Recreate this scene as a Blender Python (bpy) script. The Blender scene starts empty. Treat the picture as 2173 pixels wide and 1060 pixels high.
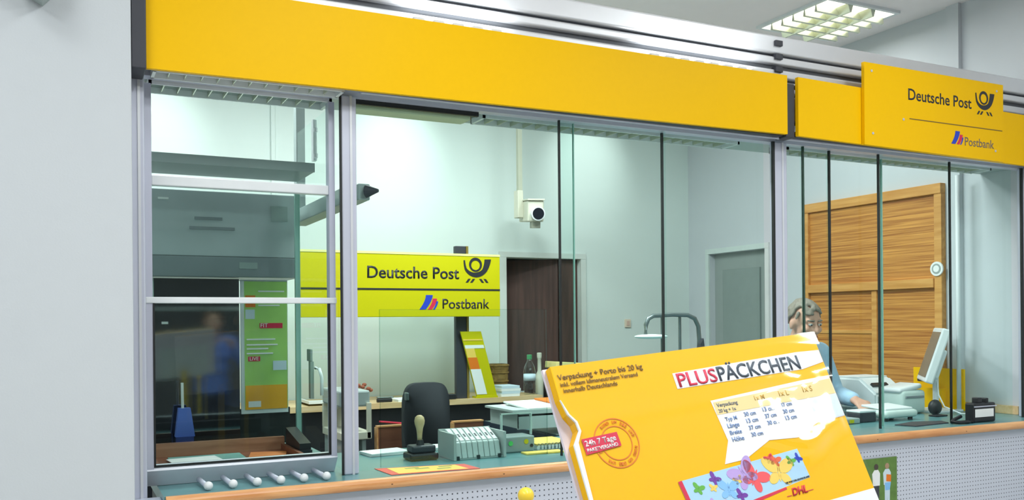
import bpy, bmesh, math, random
from mathutils import Vector, Matrix, noise

R_ = math.radians
random.seed(7)
scene = bpy.context.scene
COL = scene.collection

# ------------------------------------------------------------------ camera
cam_d = bpy.data.cameras.new('camera')
cam = bpy.data.objects.new('camera', cam_d)
COL.objects.link(cam)
cam_d.sensor_fit = 'HORIZONTAL'
cam_d.sensor_width = 36.0
cam_d.lens = 36.0 * 1916.0 / 2173.0
cam_d.shift_y = 154.0 / 2173.0
cam_d.clip_start = 0.05
YAW, ROLL = R_(26.63), 0.0085
fwd = Vector((math.sin(YAW), math.cos(YAW), 0))
rgt = Vector((math.cos(YAW), -math.sin(YAW), 0))
up = Vector((0, 0, 1))
cr, sr = math.cos(ROLL), math.sin(ROLL)
cx = rgt * cr - up * sr
cy = rgt * sr + up * cr
# image right = world right turned down a little -> horizon climbs to the right
mw = Matrix(((cx.x, cy.x, -fwd.x, 0), (cx.y, cy.y, -fwd.y, 0), (cx.z, cy.z, -fwd.z, 1.55), (0, 0, 0, 1)))
cam.matrix_world = mw
scene.camera = cam

# ------------------------------------------------------------------ world, exposure
w = bpy.data.worlds.new('world'); scene.world = w
w.use_nodes = True
bgn = w.node_tree.nodes['Background']
bgn.inputs[0].default_value = (0.80, 0.92, 1.0, 1)
bgn.inputs[1].default_value = 0.3
vs = scene.view_settings
vs.view_transform = 'Standard'; vs.look = 'None'; vs.gamma = 1.0; vs.use_curve_mapping = False
vs.exposure = 0.0

CEIL = 3.36
HALL_W = 19.8       # watts of a ceiling louvre lamp in the hall
OFFICE_W = 41.0     # watts of a ceiling louvre lamp in the office
WASH_W = 19.0       # watts of a wall washer at the back wall


def area_light(name, loc, size, watts, col=(.94, .985, 1.0), rot=(0, 0, 0), parent=None):
    l = bpy.data.lights.new(name, 'AREA')
    l.shape = 'SQUARE'; l.size = size; l.energy = watts; l.color = col
    o = bpy.data.objects.new(name, l); COL.objects.link(o)
    o.location = loc; o.rotation_euler = rot
    return o


HALL_LAMPS = [(3.3, -.45), (1.1, -.25), (-1.1, -.25), (3.3, 0.75), (1.1, 0.75), (-1.1, 0.75), (1.1, 1.95), (3.3, 1.95), (-.7, 1.95)]
OFFICE_LAMPS = [(4.14, 4.0), (2.08, 4.55), (0.5, 4.5), (2.75, 3.7)]  # first lamp is seen; the rest are added out of view for brightness
WASHERS = [0.48, 2.08, 3.67]
for i, (x, y) in enumerate(HALL_LAMPS):
    area_light('hall_light', (x, y, CEIL - 0.075), 0.5, HALL_W * (0.4 if y > 1.5 else 1.25))
for i, (x, y) in enumerate(OFFICE_LAMPS):
    area_light('office_light', (x, y, CEIL - 0.075), 0.5, OFFICE_W * (.10 if i == 0 else 1.0))   # the visible lamp runs dim
for x0, x1 in ((1.10, 1.50), (2.10, 2.68)):          # uplights in the trays on the yellow board
    o = area_light('uplight', ((x0 + x1) / 2, 2.975, 2.625), 0.1, 1.6, rot=(math.pi, 0, 0))
    o.data.shape = 'RECTANGLE'; o.data.size = x1 - x0; o.data.size_y = .04
for x in WASHERS:
    l = bpy.data.lights.new('wall_washer_light', 'SPOT')
    l.energy = WASH_W; l.spot_size = R_(62); l.spot_blend = 1.0; l.color = (.95, 1, .98); l.shadow_soft_size = .05
    o = bpy.data.objects.new('wall_washer_light', l); COL.objects.link(o)
    o.location = (x, 5.28, CEIL - .16)
    d = Vector((x, 6.0, 2.78)) - Vector(o.location)
    o.rotation_euler = d.to_track_quat('-Z', 'Y').to_euler()


# ------------------------------------------------------------------ materials
def lin(r, g, b):
    f = lambda c: (c / 255 / 12.92) if c / 255 <= 0.04045 else ((c / 255 + 0.055) / 1.055) ** 2.4
    return (f(r), f(g), f(b))


_m = {}


def mat(name, rgb, rough=0.5, metal=0.0, var=0.06, scale=14.0, bump=0.0, coat=0.0, spec=0.5):
    """procedural principled material: base colour (sRGB 0-255) with a faint noise of its own"""
    if name in _m: return _m[name]
    m = bpy.data.materials.new(name); m.use_nodes = True
    nt = m.node_tree; n = nt.nodes; p = n['Principled BSDF']
    c = lin(*rgb)
    p.inputs['Roughness'].default_value = rough
    p.inputs['Metallic'].default_value = metal
    p.inputs['Specular IOR Level'].default_value = spec
    p.inputs['Coat Weight'].default_value = coat
    p.inputs['Coat Roughness'].default_value = 0.08
    tc = n.new('ShaderNodeTexCoord')
    nz = n.new('ShaderNodeTexNoise'); nz.inputs['Scale'].default_value = scale; nz.inputs['Detail'].default_value = 4
    nt.links.new(tc.outputs['Object'], nz.inputs['Vector'])
    mx = n.new('ShaderNodeMix'); mx.data_type = 'RGBA'
    nt.links.new(nz.outputs['Fac'], mx.inputs[0])
    mx.inputs[6].default_value = tuple(max(0, x * (1 - var)) for x in c) + (1,)
    mx.inputs[7].default_value = tuple(min(1, x * (1 + var)) for x in c) + (1,)
    nt.links.new(mx.outputs[2], p.inputs['Base Color'])
    if bump:
        b = n.new('ShaderNodeBump'); b.inputs['Strength'].default_value = bump; b.inputs['Distance'].default_value = .002
        nz2 = n.new('ShaderNodeTexNoise'); nz2.inputs['Scale'].default_value = scale * 12
        nt.links.new(tc.outputs['Object'], nz2.inputs['Vector'])
        nt.links.new(nz2.outputs['Fac'], b.inputs['Height']); nt.links.new(b.outputs['Normal'], p.inputs['Normal'])
    _m[name] = m
    return m


def mat_emit(name, rgb, strength):
    if name in _m: return _m[name]
    m = bpy.data.materials.new(name); m.use_nodes = True
    p = m.node_tree.nodes['Principled BSDF']
    p.inputs['Base Color'].default_value = (.8, .8, .8, 1)
    p.inputs['Emission Color'].default_value = lin(*rgb) + (1,)
    p.inputs['Emission Strength'].default_value = strength
    _m[name] = m
    return m


def mat_glass(name, tint, refl=1.0, rough=0.01, ior=1.45):
    if name in _m: return _m[name]
    m = bpy.data.materials.new(name); m.use_nodes = True
    nt = m.node_tree; n = nt.nodes
    n.remove(n['Principled BSDF'])
    out = n['Material Output']
    tr = n.new('ShaderNodeBsdfTransparent'); tr.inputs[0].default_value = tint + (1,)
    gl = n.new('ShaderNodeBsdfGlossy'); gl.inputs['Roughness'].default_value = rough
    gl.inputs[0].default_value = (.95, 1, .98, 1)
    fr = n.new('ShaderNodeFresnel'); fr.inputs[0].default_value = ior
    geo = n.new('ShaderNodeNewGeometry')
    ml = n.new('ShaderNodeMath'); ml.operation = 'MULTIPLY'; ml.inputs[1].default_value = refl
    fl = n.new('ShaderNodeMath'); fl.operation = 'SUBTRACT'; fl.inputs[0].default_value = 1.0
    m2 = n.new('ShaderNodeMath'); m2.operation = 'MULTIPLY'
    nt.links.new(fr.outputs[0], ml.inputs[0])
    nt.links.new(geo.outputs['Backfacing'], fl.inputs[1])
    nt.links.new(ml.outputs[0], m2.inputs[0]); nt.links.new(fl.outputs[0], m2.inputs[1])
    mx = n.new('ShaderNodeMixShader')
    nt.links.new(m2.outputs[0], mx.inputs[0])
    nt.links.new(tr.outputs[0], mx.inputs[1]); nt.links.new(gl.outputs[0], mx.inputs[2])
    nt.links.new(mx.outputs[0], out.inputs['Surface'])
    _m[name] = m
    return m


def mat_wood(name, c1, c2, axis='X', scale=5.0, stretch=14.0, rough=0.4):
    if name in _m: return _m[name]
    m = bpy.data.materials.new(name); m.use_nodes = True
    nt = m.node_tree; n = nt.nodes; p = n['Principled BSDF']
    tc = n.new('ShaderNodeTexCoord'); mp = n.new('ShaderNodeMapping')
    sc = [scale * stretch] * 3; sc['XYZ'.index(axis)] = scale
    mp.inputs['Scale'].default_value = sc
    nt.links.new(tc.outputs['Object'], mp.inputs['Vector'])
    nz = n.new('ShaderNodeTexNoise'); nz.inputs['Scale'].default_value = 1.0; nz.inputs['Detail'].default_value = 6
    nz.inputs['Distortion'].default_value = .25
    nt.links.new(mp.outputs[0], nz.inputs['Vector'])
    cr_ = n.new('ShaderNodeValToRGB')
    cr_.color_ramp.elements[0].position = .33; cr_.color_ramp.elements[0].color = lin(*c1) + (1,)
    cr_.color_ramp.elements[1].position = .68; cr_.color_ramp.elements[1].color = lin(*c2) + (1,)
    nt.links.new(nz.outputs['Fac'], cr_.inputs[0]); nt.links.new(cr_.outputs[0], p.inputs['Base Color'])
    p.inputs['Roughness'].default_value = rough
    b = n.new('ShaderNodeBump'); b.inputs['Strength'].default_value = .25; b.inputs['Distance'].default_value = .002
    nt.links.new(nz.outputs['Fac'], b.inputs['Height']); nt.links.new(b.outputs[0], p.inputs['Normal'])
    _m[name] = m
    return m


def mat_perforated():
    m = bpy.data.materials.new('perforated_sheet'); m.use_nodes = True
    nt = m.node_tree; n = nt.nodes; p = n['Principled BSDF']
    tc = n.new('ShaderNodeTexCoord'); sp = n.new('ShaderNodeSeparateXYZ')
    nt.links.new(tc.outputs['Object'], sp.inputs[0])
    def mth(op, a, b=None):
        q = n.new('ShaderNodeMath'); q.operation = op
        for i, v in enumerate((a, b)):
            if v is None: continue
            if isinstance(v, (int, float)): q.inputs[i].default_value = v
            else: nt.links.new(v, q.inputs[i])
        return q.outputs[0]
    sq = []
    for k in (0, 2):
        f = mth('SUBTRACT', mth('FRACT', mth('DIVIDE', sp.outputs[k], .0195)), .5)
        sq.append(mth('MULTIPLY', f, f))
    d = mth('SQRT', mth('ADD', sq[0], sq[1]))
    hole = mth('LESS_THAN', d, .145)
    # a plain margin along the top of the sheet
    hole = mth('MULTIPLY', hole, mth('LESS_THAN', sp.outputs[2], .962))
    mx = n.new('ShaderNodeMix'); mx.data_type = 'RGBA'
    nt.links.new(hole, mx.inputs[0])
    mx.inputs[6].default_value = lin(206, 210, 222) + (1,)
    mx.inputs[7].default_value = lin(70, 74, 84) + (1,)
    nt.links.new(mx.outputs[2], p.inputs['Base Color'])
    p.inputs['Roughness'].default_value = .45
    return m


M_wall = mat('painted_wall', (200, 205, 209), .7, var=.015, bump=.1)
M_wall_in = mat('office_wall_paint', (214, 226, 221), .7, var=.015, bump=.1)
M_ceil = mat('ceiling_plaster', (240, 233, 234), .8, var=.02)
M_floor = mat('floor_linoleum', (206, 205, 200), .5, var=.1)
M_yel = mat('yellow_sign_paint', (244, 190, 2), .45, var=.02, scale=60, spec=.12)
M_yel2 = mat('lemon_sign_foil', (200, 192, 2), .45, spec=.25, var=.02, scale=60)
M_black = mat('black_plastic', (28, 29, 33), .45)
M_char = mat('charcoal_paint', (52, 54, 62), .5)
M_seal = mat('dark_seal', (24, 28, 28), .5)
M_alu = mat('anodised_aluminium', (200, 203, 218), .38, .25, var=.03)
M_alu_b = mat('bright_aluminium', (222, 224, 228), .36, .4, var=.03)
M_groove = mat('rail_groove', (92, 95, 100), .5, .2)
M_white = mat('white_enamel', (226, 230, 232), .4)
M_teal = mat('teal_counter_laminate', (96, 140, 143), .28, var=.08, scale=30)
M_navy = mat('navy_edge', (40, 60, 78), .4)
M_edge = mat_wood('beech_edge', (206, 140, 84), (232, 176, 120), 'X', 4, 10, .35)
M_beech = mat_wood('beech_light', (206, 170, 120), (226, 196, 150), 'X', 4, 10, .4)
M_oak = mat_wood('oak_panel', (158, 92, 30), (224, 158, 74), 'Y', 2.2, 60, .5)
M_oakf = mat_wood('oak_frame', (198, 136, 62), (222, 164, 90), 'Y', 3, 12, .45)
M_dkbrown = mat_wood('dark_brown_door', (66, 44, 38), (88, 60, 52), 'Z', 3, 12, .5)
M_rbrown = mat_wood('red_brown_board', (108, 62, 44), (136, 82, 58), 'X', 3, 10, .5)
M_perf = mat_perforated()
M_steel = mat('steel_grey', (158, 170, 168), .45, .1)
M_grey = mat('grey_cabinet', (186, 194, 196), .32, .1, var=.08)
M_greyd = mat('grey_cabinet_dark', (140, 148, 152), .32, .1, var=.08)
M_dkglass = mat('dark_tinted_glass', (34, 34, 42), .05, spec=.9)
M_dkglass.node_tree.nodes['Principled BSDF'].inputs['IOR'].default_value = 2.1
M_ivory = mat('ivory_plastic', (208, 206, 188), .45)
M_paper = mat('paper_white', (238, 240, 238), .7, var=.02)
M_paperb = mat('paper_bluish', (205, 222, 232), .7, var=.02)
M_red = mat('red_print', (214, 34, 72), .5, var=.02)
M_ink = mat('dark_ink', (34, 36, 42), .5, var=.02)
M_inkgrey = mat('grey_ink', (120, 96, 40), .6, var=.02)
M_blue = mat('blue_print', (30, 62, 186), .5, var=.02)
M_orange = mat('orange_print', (232, 120, 22), .5, var=.02)
M_green = mat('green_print', (98, 178, 66), .5, var=.05)
M_skyb = mat('pale_blue_print', (172, 212, 238), .5, var=.03)
M_lilac = mat('lilac_print', (188, 160, 222), .5, var=.03)
M_coral = mat('coral_print', (240, 86, 92), .5, var=.03)
M_purple = mat('purple_print', (112, 52, 160), .5, var=.03)
M_pblue = mat('soft_blue_print', (132, 190, 240), .5, var=.03)
M_pyel = mat('cream_yellow_print', (244, 208, 96), .5, var=.03)
M_card = mat('yellow_carton', (247, 186, 8), .5, var=.03, scale=20, spec=.2)
M_glass = mat_glass('green_tint_glass', (.926, .986, .972), .35)
M_glassb = mat_glass('hatch_glass', (.945, .987, .976), .5)
M_gedge = mat('glass_cut_edge', (150, 192, 180), .2)
M_gedge_d = mat('glass_cut_edge_dark', (44, 74, 60), .2)
M_acryl = mat_glass('clear_acrylic', (.93, .97, .96), 1.2, .03)
M_film = mat_glass('clear_wrap_film', (.995, .995, .995), 1.6, .09, 1.5)
M_louv = mat('louvre_aluminium', (214, 218, 196), .25, .6)
M_lamp = mat_emit('lamp_diffuser', (255, 253, 232), 2.2)
M_skin = mat('skin', (206, 158, 136), .55, var=.06)
M_hair = mat('grey_hair', (128, 120, 108), .6, var=.3, scale=80)
M_shirt = mat('light_blue_cloth', (168, 198, 222), .8, var=.06, bump=.3)
M_pants = mat('dark_cloth', (48, 52, 66), .85, var=.1)
M_fabric = mat('black_upholstery', (34, 36, 42), .85, var=.15, scale=60, bump=.4)
M_chrome = mat('grey_metal_tube', (112, 124, 124), .35, .6)


# ------------------------------------------------------------------ mesh helpers
def parent_loc(p):
    v = Vector((0, 0, 0))
    while p is not None:
        v += p.location; p = p.parent
    return v


def obj(name, bm, m, parent=None, smooth=False):
    """link a bmesh built in world coordinates as ONE mesh object under parent"""
    me = bpy.data.meshes.new(name)
    off = parent_loc(parent)
    if off.length > 0: bmesh.ops.translate(bm, vec=-off, verts=bm.verts)
    bmesh.ops.recalc_face_normals(bm, faces=bm.faces)
    bm.to_mesh(me); bm.free()
    if smooth:
        for p in me.polygons: p.use_smooth = True
    if m is not None: me.materials.append(m)
    o = bpy.data.objects.new(name, me); COL.objects.link(o)
    o.parent = parent
    return o


def thing(name, label, cat, loc=(0, 0, 0), group=None):
    o = bpy.data.objects.new(name, None); COL.objects.link(o)
    o.location = loc; o.empty_display_size = .05
    o['label'] = label; o['category'] = cat
    if group: o['group'] = group
    return o


def tag(o, label, cat, group=None):
    o['label'] = label; o['category'] = cat
    if group: o['group'] = group
    return o


def struct(name, bm, m, parent=None):
    o = obj(name, bm, m, parent)
    if parent is None: o['kind'] = 'structure'
    return o


def B(): return bmesh.new()


def bx(bm, x0, x1, y0, y1, z0, z1, bev=0.0, seg=2, rot=None, piv=None):
    g = bmesh.ops.create_cube(bm, size=1.0)
    vs_ = g['verts']
    c = Vector(((x0 + x1) / 2, (y0 + y1) / 2, (z0 + z1) / 2))
    bmesh.ops.scale(bm, vec=(x1 - x0, y1 - y0, z1 - z0), verts=vs_)
    if bev > 0:
        es = list({e for v in vs_ for e in v.link_edges})
        r = bmesh.ops.bevel(bm, geom=es, offset=bev, segments=seg, profile=.5, affect='EDGES', clamp_overlap=True)
        vs_ = list({v for f in r['faces'] for v in f.verts} | {v for v in vs_ if v.is_valid})
    bmesh.ops.translate(bm, vec=c, verts=vs_)
    if rot is not None:
        bmesh.ops.rotate(bm, cent=Vector(piv) if piv else c, matrix=rot, verts=vs_)
    return vs_


def frame_axes(d):
    d = d.normalized()
    a = Vector((0, 0, 1)) if abs(d.z) < .9 else Vector((1, 0, 0))
    s = d.cross(a).normalized(); t = s.cross(d).normalized()
    return s, t


def cyl(bm, p0, p1, r0, r1=None, n=16):
    r1 = r0 if r1 is None else r1
    p0, p1 = Vector(p0), Vector(p1)
    s, t = frame_axes(p1 - p0)
    a = []; b = []
    for i in range(n):
        q = 2 * math.pi * i / n
        d = s * math.cos(q) + t * math.sin(q)
        a.append(bm.verts.new(p0 + d * r0)); b.append(bm.verts.new(p1 + d * r1))
    for i in range(n):
        j = (i + 1) % n
        bm.faces.new((a[i], a[j], b[j], b[i]))
    bm.faces.new(a); bm.faces.new(b)


def tube(bm, pts, r, n=8, closed=False):
    pts = [Vector(p) for p in pts]
    rings = []
    N = len(pts)
    s = None
    for i, p in enumerate(pts):
        d = (pts[min(i + 1, N - 1)] - pts[max(i - 1, 0)])
        if s is None: s, t = frame_axes(d)
        else:
            d = d.normalized(); s = (s - d * s.dot(d)).normalized(); t = d.cross(s)
        rr = r[i] if isinstance(r, (list, tuple)) else r
        rings.append([bm.verts.new(p + (s * math.cos(2 * math.pi * k / n) + t * math.sin(2 * math.pi * k / n)) * rr) for k in range(n)])
    for a, b in zip(rings, rings[1:]):
        for k in range(n):
            bm.faces.new((a[k], a[(k + 1) % n], b[(k + 1) % n], b[k]))
    bm.faces.new(rings[0]); bm.faces.new(rings[-1])


def lathe(bm, prof, c, n=24):
    """profile [(r, z)...] turned about the vertical through c"""
    c = Vector(c); rings = []
    for r, z in prof:
        rings.append([bm.verts.new(c + Vector((max(r, 1e-4) * math.cos(2 * math.pi * k / n), max(r, 1e-4) * math.sin(2 * math.pi * k / n), z))) for k in range(n)])
    for a, b in zip(rings, rings[1:]):
        for k in range(n): bm.faces.new((a[k], a[(k + 1) % n], b[(k + 1) % n], b[k]))
    bm.faces.new(rings[0]); bm.faces.new(rings[-1])


def prism(bm, poly, o, ux, uy, depth):
    """2-D polygon on the plane (o, ux, uy), given thickness along ux x uy"""
    o, ux, uy = Vector(o), Vector(ux), Vector(uy)
    nrm = ux.cross(uy).normalized() * depth
    a = [bm.verts.new(o + ux * p[0] + uy * p[1]) for p in poly]
    b = [bm.verts.new(v.co + nrm) for v in a]
    N = len(poly)
    bm.faces.new(a); bm.faces.new(b)
    for i in range(N):
        j = (i + 1) % N
        bm.faces.new((a[i], a[j], b[j], b[i]))


def ell(bm, c, r, n=20, m_=12, rot=None):
    r = r if isinstance(r, (tuple, list)) else (r, r, r)
    c = Vector(c)
    def pt(th, ph):
        p = Vector((r[0] * math.sin(ph) * math.cos(th), r[1] * math.sin(ph) * math.sin(th), r[2] * math.cos(ph)))
        return bm.verts.new(c + (rot @ p if rot is not None else p))
    top, bot = pt(0, 0), pt(0, math.pi)
    rings = [[pt(2 * math.pi * k / n, math.pi * q / m_) for k in range(n)] for q in range(1, m_)]
    for k in range(n):
        k2 = (k + 1) % n
        bm.faces.new((top, rings[0][k], rings[0][k2])); bm.faces.new((bot, rings[-1][k2], rings[-1][k]))
        for a, b in zip(rings, rings[1:]): bm.faces.new((a[k], b[k], b[k2], a[k2]))


def box(name, m, parent, *a, **k):
    b = B(); bx(b, *a, **k); return obj(name, b, m, parent)


def text(name, body, o, ux, uy, width, m, parent, height=None, bold=0.0, depth=.0012, shear=0.0):
    """flat lettering: baseline starts at o, runs along ux for width metres; uy is up"""
    cu = bpy.data.curves.new(name, 'FONT'); cu.body = body; cu.size = 1.0; cu.offset = bold; cu.shear = shear
    cu.resolution_u = 3
    t = bpy.data.objects.new(name, cu); COL.objects.link(t)
    dg = bpy.context.evaluated_depsgraph_get(); dg.update()
    me = bpy.data.meshes.new_from_object(t.evaluated_get(dg))
    COL.objects.unlink(t); bpy.data.objects.remove(t)
    bm = B(); bm.from_mesh(me); bpy.data.meshes.remove(me)
    xs = [v.co.x for v in bm.verts]; x0, x1 = min(xs), max(xs)
    s = width / (x1 - x0)
    sy = s
    if height:
        ys = [v.co.y for v in bm.verts]; sy = height / (max(ys) - max(0, 0) if False else max(ys))
    o, ux, uy = Vector(o), Vector(ux).normalized(), Vector(uy).normalized()
    nrm = ux.cross(uy)
    r = bmesh.ops.extrude_face_region(bm, geom=list(bm.faces))
    top = [e for e in r['geom'] if isinstance(e, bmesh.types.BMVert)]
    tops = set(top)
    for v in bm.verts:
        p = o + ux * ((v.co.x - x0) * s) + uy * (v.co.y * sy)
        v.co = p + nrm * (depth if v in tops else -.0003)
    return obj(name, bm, m, parent)


def ring2d(r, n=28, c=(0, 0), a0=0, a1=2 * math.pi):
    return [(c[0] + r * math.cos(a0 + (a1 - a0) * i / n), c[1] + r * math.sin(a0 + (a1 - a0) * i / n)) for i in range(n + (0 if abs(a1 - a0 - 2 * math.pi) < 1e-6 else 1))]


def strip(bm, inner, outer, o, ux, uy, depth, closed=False):
    N = len(inner)
    for i in range(N if closed else N - 1):
        j = (i + 1) % N
        prism(bm, [inner[i], inner[j], outer[j], outer[i]], o, ux, uy, depth)


def posthorn(parent, o, ux, uy, s, m):
    """the horn emblem: ring over a crescent tube with mouthpiece left, bell right, four cord ends below; s = width"""
    bm = B()
    P = lambda x, y: (x * s, y * s)
    n = 32
    inn = [P(.16 * 0 + .5 + .165 * math.cos(2 * math.pi * i / n), .60 + .165 * math.sin(2 * math.pi * i / n)) for i in range(n)]
    out = [P(.5 + .245 * math.cos(2 * math.pi * i / n), .62 + .245 * math.sin(2 * math.pi * i / n)) for i in range(n)]
    strip(bm, inn, out, o, ux, uy, .0015, True)
    # crescent: from upper left round the bottom to the upper right, widening
    a, b = [], []
    for i in range(25):
        t = i / 24
        ang = math.pi * (1.03 + .98 * t)
        cxp = .5 + .43 * math.cos(ang) ; cyp = .66 + .40 * math.sin(ang)
        if t > .8: cxp += (t - .8) * .25; cyp += (t - .8) * .7
        if t < .12: cyp += (.12 - t) * 1.2
        wd = .035 + .075 * min(1, t / .5) + (.05 * max(0, t - .75) / .25)
        nx, ny = math.cos(ang), math.sin(ang)
        a.append(P(cxp - nx * wd * .85, cyp - ny * wd * .85)); b.append(P(cxp + nx * wd * .7, cyp + ny * wd * .7))
    strip(bm, a, b, o, ux, uy, .0018)
    for x, sl in ((.12, 1), (.29, 1), (.63, -1), (.80, -1)):
        q = [P(x, 0), P(x + .09, 0), P(x + .09 + .10, .13), P(x + .10, .13)] if sl > 0 else [P(x + .10, 0), P(x + .19, 0), P(x + .09, .13), P(x, .13)]
        prism(bm, q, o, ux, uy, .0015)
    return obj('horn_emblem', bm, m, parent)


def bank_stripes(parent, o, ux, uy, s, mb, mr):
    """three leaning curved bars: broad blue, red, thin blue; s = width"""
    def bar(x, wd, h, lean):
        L, Rr = [], []
        for i in range(7):
            t = i / 6
            xx = x + lean * (1 - (1 - t) ** 1.7)
            L.append((xx * s, t * h * s)); Rr.append(((xx + wd * (1 + .1 * t)) * s, t * h * s))
        return L, Rr
    b = B()
    for q in ((0.0, .34, .74, .36), (.74, .10, .42, .18)):
        L, Rr = bar(*q); strip(b, L, Rr, o, ux, uy, .0015)
    obj('stripe_emblem', b, mb, parent)
    b = B(); L, Rr = bar(.45, .22, .56, .28); strip(b, L, Rr, o, ux, uy, .0015)
    obj('stripe_emblem', b, mr, parent)


X_, Z_ = Vector((1, 0, 0)), Vector((0, 0, 1))

# ================================================================== the setting
XR, YB = 4.644, 6.0
struct('floor', (lambda b: (bx(b, -2.6, XR + .1, -3.1, YB + .1, -.1, 0), b)[1])(B()), M_floor)
struct('ceiling', (lambda b: (bx(b, -2.6, XR + .1, -3.1, YB + .1, CEIL, CEIL + .1), b)[1])(B()), M_ceil)
# back wall with the opening of the brown door
b = B()
bx(b, -2.6, 2.96, YB, YB + .12, 0, CEIL); bx(b, 3.60, XR, YB, YB + .12, 0, CEIL); bx(b, 2.96, 3.60, YB, YB + .12, 2.035, CEIL)
struct('wall_back', b, M_wall_in)
b = B(); bx(b, 2.90, 3.66, YB + 1.0, YB + 1.05, 0, 2.3); bx(b, 2.85, 2.90, YB + .12, YB + 1.05, 0, 2.3); bx(b, 3.66, 3.71, YB + .12, YB + 1.05, 0, 2.3); bx(b, 2.85, 3.71, YB + .12, YB + 1.05, 2.3, 2.35); bx(b, 2.85, 3.71, YB + .12, YB + 1.05, -.05, 0)
struct('wall_corridor', b, M_wall_in)
b = B()
bx(b, XR, XR + .12, -3.1, 5.09, 0, CEIL); bx(b, XR, XR + .12, 5.73, YB + .12, 0, CEIL); bx(b, XR, XR + .12, 5.09, 5.73, 2.08, CEIL)
struct('wall_right', b, M_wall)
struct('wall_rear', (lambda b: (bx(b, -2.6, XR, -3.12, -3.0, 0, CEIL), b)[1])(B()), mat('dark_rear_wall', (82, 80, 80), .6))
struct('wall_side', (lambda b: (bx(b, -2.72, -2.6, -3.1, YB, 0, CEIL), b)[1])(B()), M_wall)
struct('wall_left', (lambda b: (bx(b, -2.6, .197, 2.90, 3.25, 0, CEIL, bev=.004), b)[1])(B()), M_wall)
struct('trim_1', (lambda b: (bx(b, XR - .03, XR, 3.47, 3.55, 1.03, CEIL), b)[1])(B()), M_wall)
# panel seam line on the back wall
struct('trim_2', (lambda b: (bx(b, 1.25, 1.275, YB - .012, YB, 1.05, CEIL), b)[1])(B()), M_wall_in)

# doors of the office
d = B(); bx(d, 2.90, 2.9595, YB - .015, YB - .001, 0, 2.0345); bx(d, 3.6005, 3.645, YB - .015, YB - .001, 0, 2.0345); bx(d, 2.90, 3.645, YB - .015, YB - .001, 2.0355, 2.075)
struct('trim_3', d, mat('door_frame_paint', (206, 214, 208), .5))
dr = thing('door_1', 'dark brown office door standing half open in the white frame of the back wall', 'door', (3.59, YB + .06, 0))
dr['kind'] = 'structure'
rotd = Matrix.Rotation(R_(-28), 3, 'Z')
b = B(); bx(b, 2.99, 3.44, YB + .05, YB + .09, .01, 2.03, rot=Matrix.Rotation(R_(-27), 3, 'Z'), piv=(3.44, YB + .07, 0)); obj('door_leaf', b, M_dkbrown, dr)
b = B(); bx(b, 3.445, 3.598, YB + .04, YB + .09, .01, 2.03); obj('fixed_leaf', b, M_dkbrown, dr)
b = B(); tube(b, [(3.10, YB + .215, 1.02), (3.08, YB + .165, 1.02), (3.17, YB + .12, 1.02)], .01); obj('door_handle', b, M_steel, dr)
b = B(); bx(b, XR - .015, XR - .001, 5.05, 5.0895, 0, 2.0795); bx(b, XR - .015, XR - .001, 5.7305, 5.77, 0, 2.0795); bx(b, XR - .015, XR - .001, 5.05, 5.77, 2.0805, 2.12)
struct('trim_4', b, mat('side_door_frame_paint', (206, 216, 212), .5))
dr = thing('door_2', 'grey glazed door in the right office wall behind the glass screens', 'door', (XR, 5.4, 0)); dr['kind'] = 'structure'
b = B(); bx(b, XR + .05, XR + .09, 5.09, 5.73, .01, 2.08); obj('door_leaf', b, mat('grey_door', (150, 160, 156), .4), dr)
b = B(); bx(b, XR + .035, XR + .05, 5.20, 5.62, .9, 1.95); obj('door_pane', b, mat('grey_door_glass', (136, 148, 144), .12), dr)
b = B(); bx(b, XR + .0, XR + .03, 5.11, 5.14, 1.0, 1.25, bev=.006); obj('door_handle', b, M_steel, dr)

# ================================================================== aluminium beam above the counter
beam = thing('aluminium_beam', 'long ribbed silver aluminium beam running above the yellow fascia boards', 'beam', (2.4, 3.1, 2.6))
YBm = 3.02
b = B(); bx(b, .24, XR, YBm + .026, YBm + .14, 2.42, 2.80); obj('core', b, M_groove, beam)
for z0, z1 in ((2.722, 2.80), (2.675, 2.708), (2.615, 2.652), (2.55, 2.60), (2.43, 2.54)):
    b = B(); bx(b, .24, XR, YBm, YBm + .03, z0, z1, bev=.008, seg=3); obj('rail', b, M_alu_b, beam)
for z in (2.767, 2.708, 2.652, 2.605):
    b = B(); bx(b, 2.812, 2.852, YBm - .012, YBm + .02, z - .014, z + .010, bev=.002)
    obj('clip', b, M_char, beam)['label'] = 'dark clip on the rails'

# ================================================================== fascia boards
fa = thing('fascia_board', 'long plain yellow fascia board above the left counter windows', 'sign board', (1.5, 2.94, 2.35))
b = B()
q = [(0.241, 2.328), (2.80, 2.348), (2.80, 2.600), (0.241, 2.600)]
prism(b, q, (0, 2.930, 0), X_, Z_, -.018); obj('panel', b, M_yel, fa)
b = B(); bx(b, .93, 2.79, 2.949, 2.985, 2.343, 2.355); bx(b, .25, 2.79, 2.949, 2.985, 2.585, 2.597); obj('backing_rail', b, M_char, fa)
fe = tag(box('fascia_end_cap', M_char, None, .1985, .2395, 2.905, 3.04, 2.318, 2.80, bev=.004), 'dark grey end piece at the left end of the long yellow board', 'end cap')
fg = tag(box('fascia_joint', M_char, None, 2.806, 2.856, 2.945, 3.015, 2.338, 2.572, bev=.004), 'black upright joint strip between the two yellow fascia boards', 'joint strip')
f2 = thing('fascia_board', 'shorter yellow fascia board right of the black joint strip, behind the lettered sign', 'sign board', (3.7, 2.94, 2.35))
b = B(); prism(b, [(2.862, 2.346), (4.62, 2.322), (4.62, 2.578), (2.862, 2.600)], (0, 2.930, 0), X_, Z_, -.018); obj('panel', b, M_yel, f2)
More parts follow.
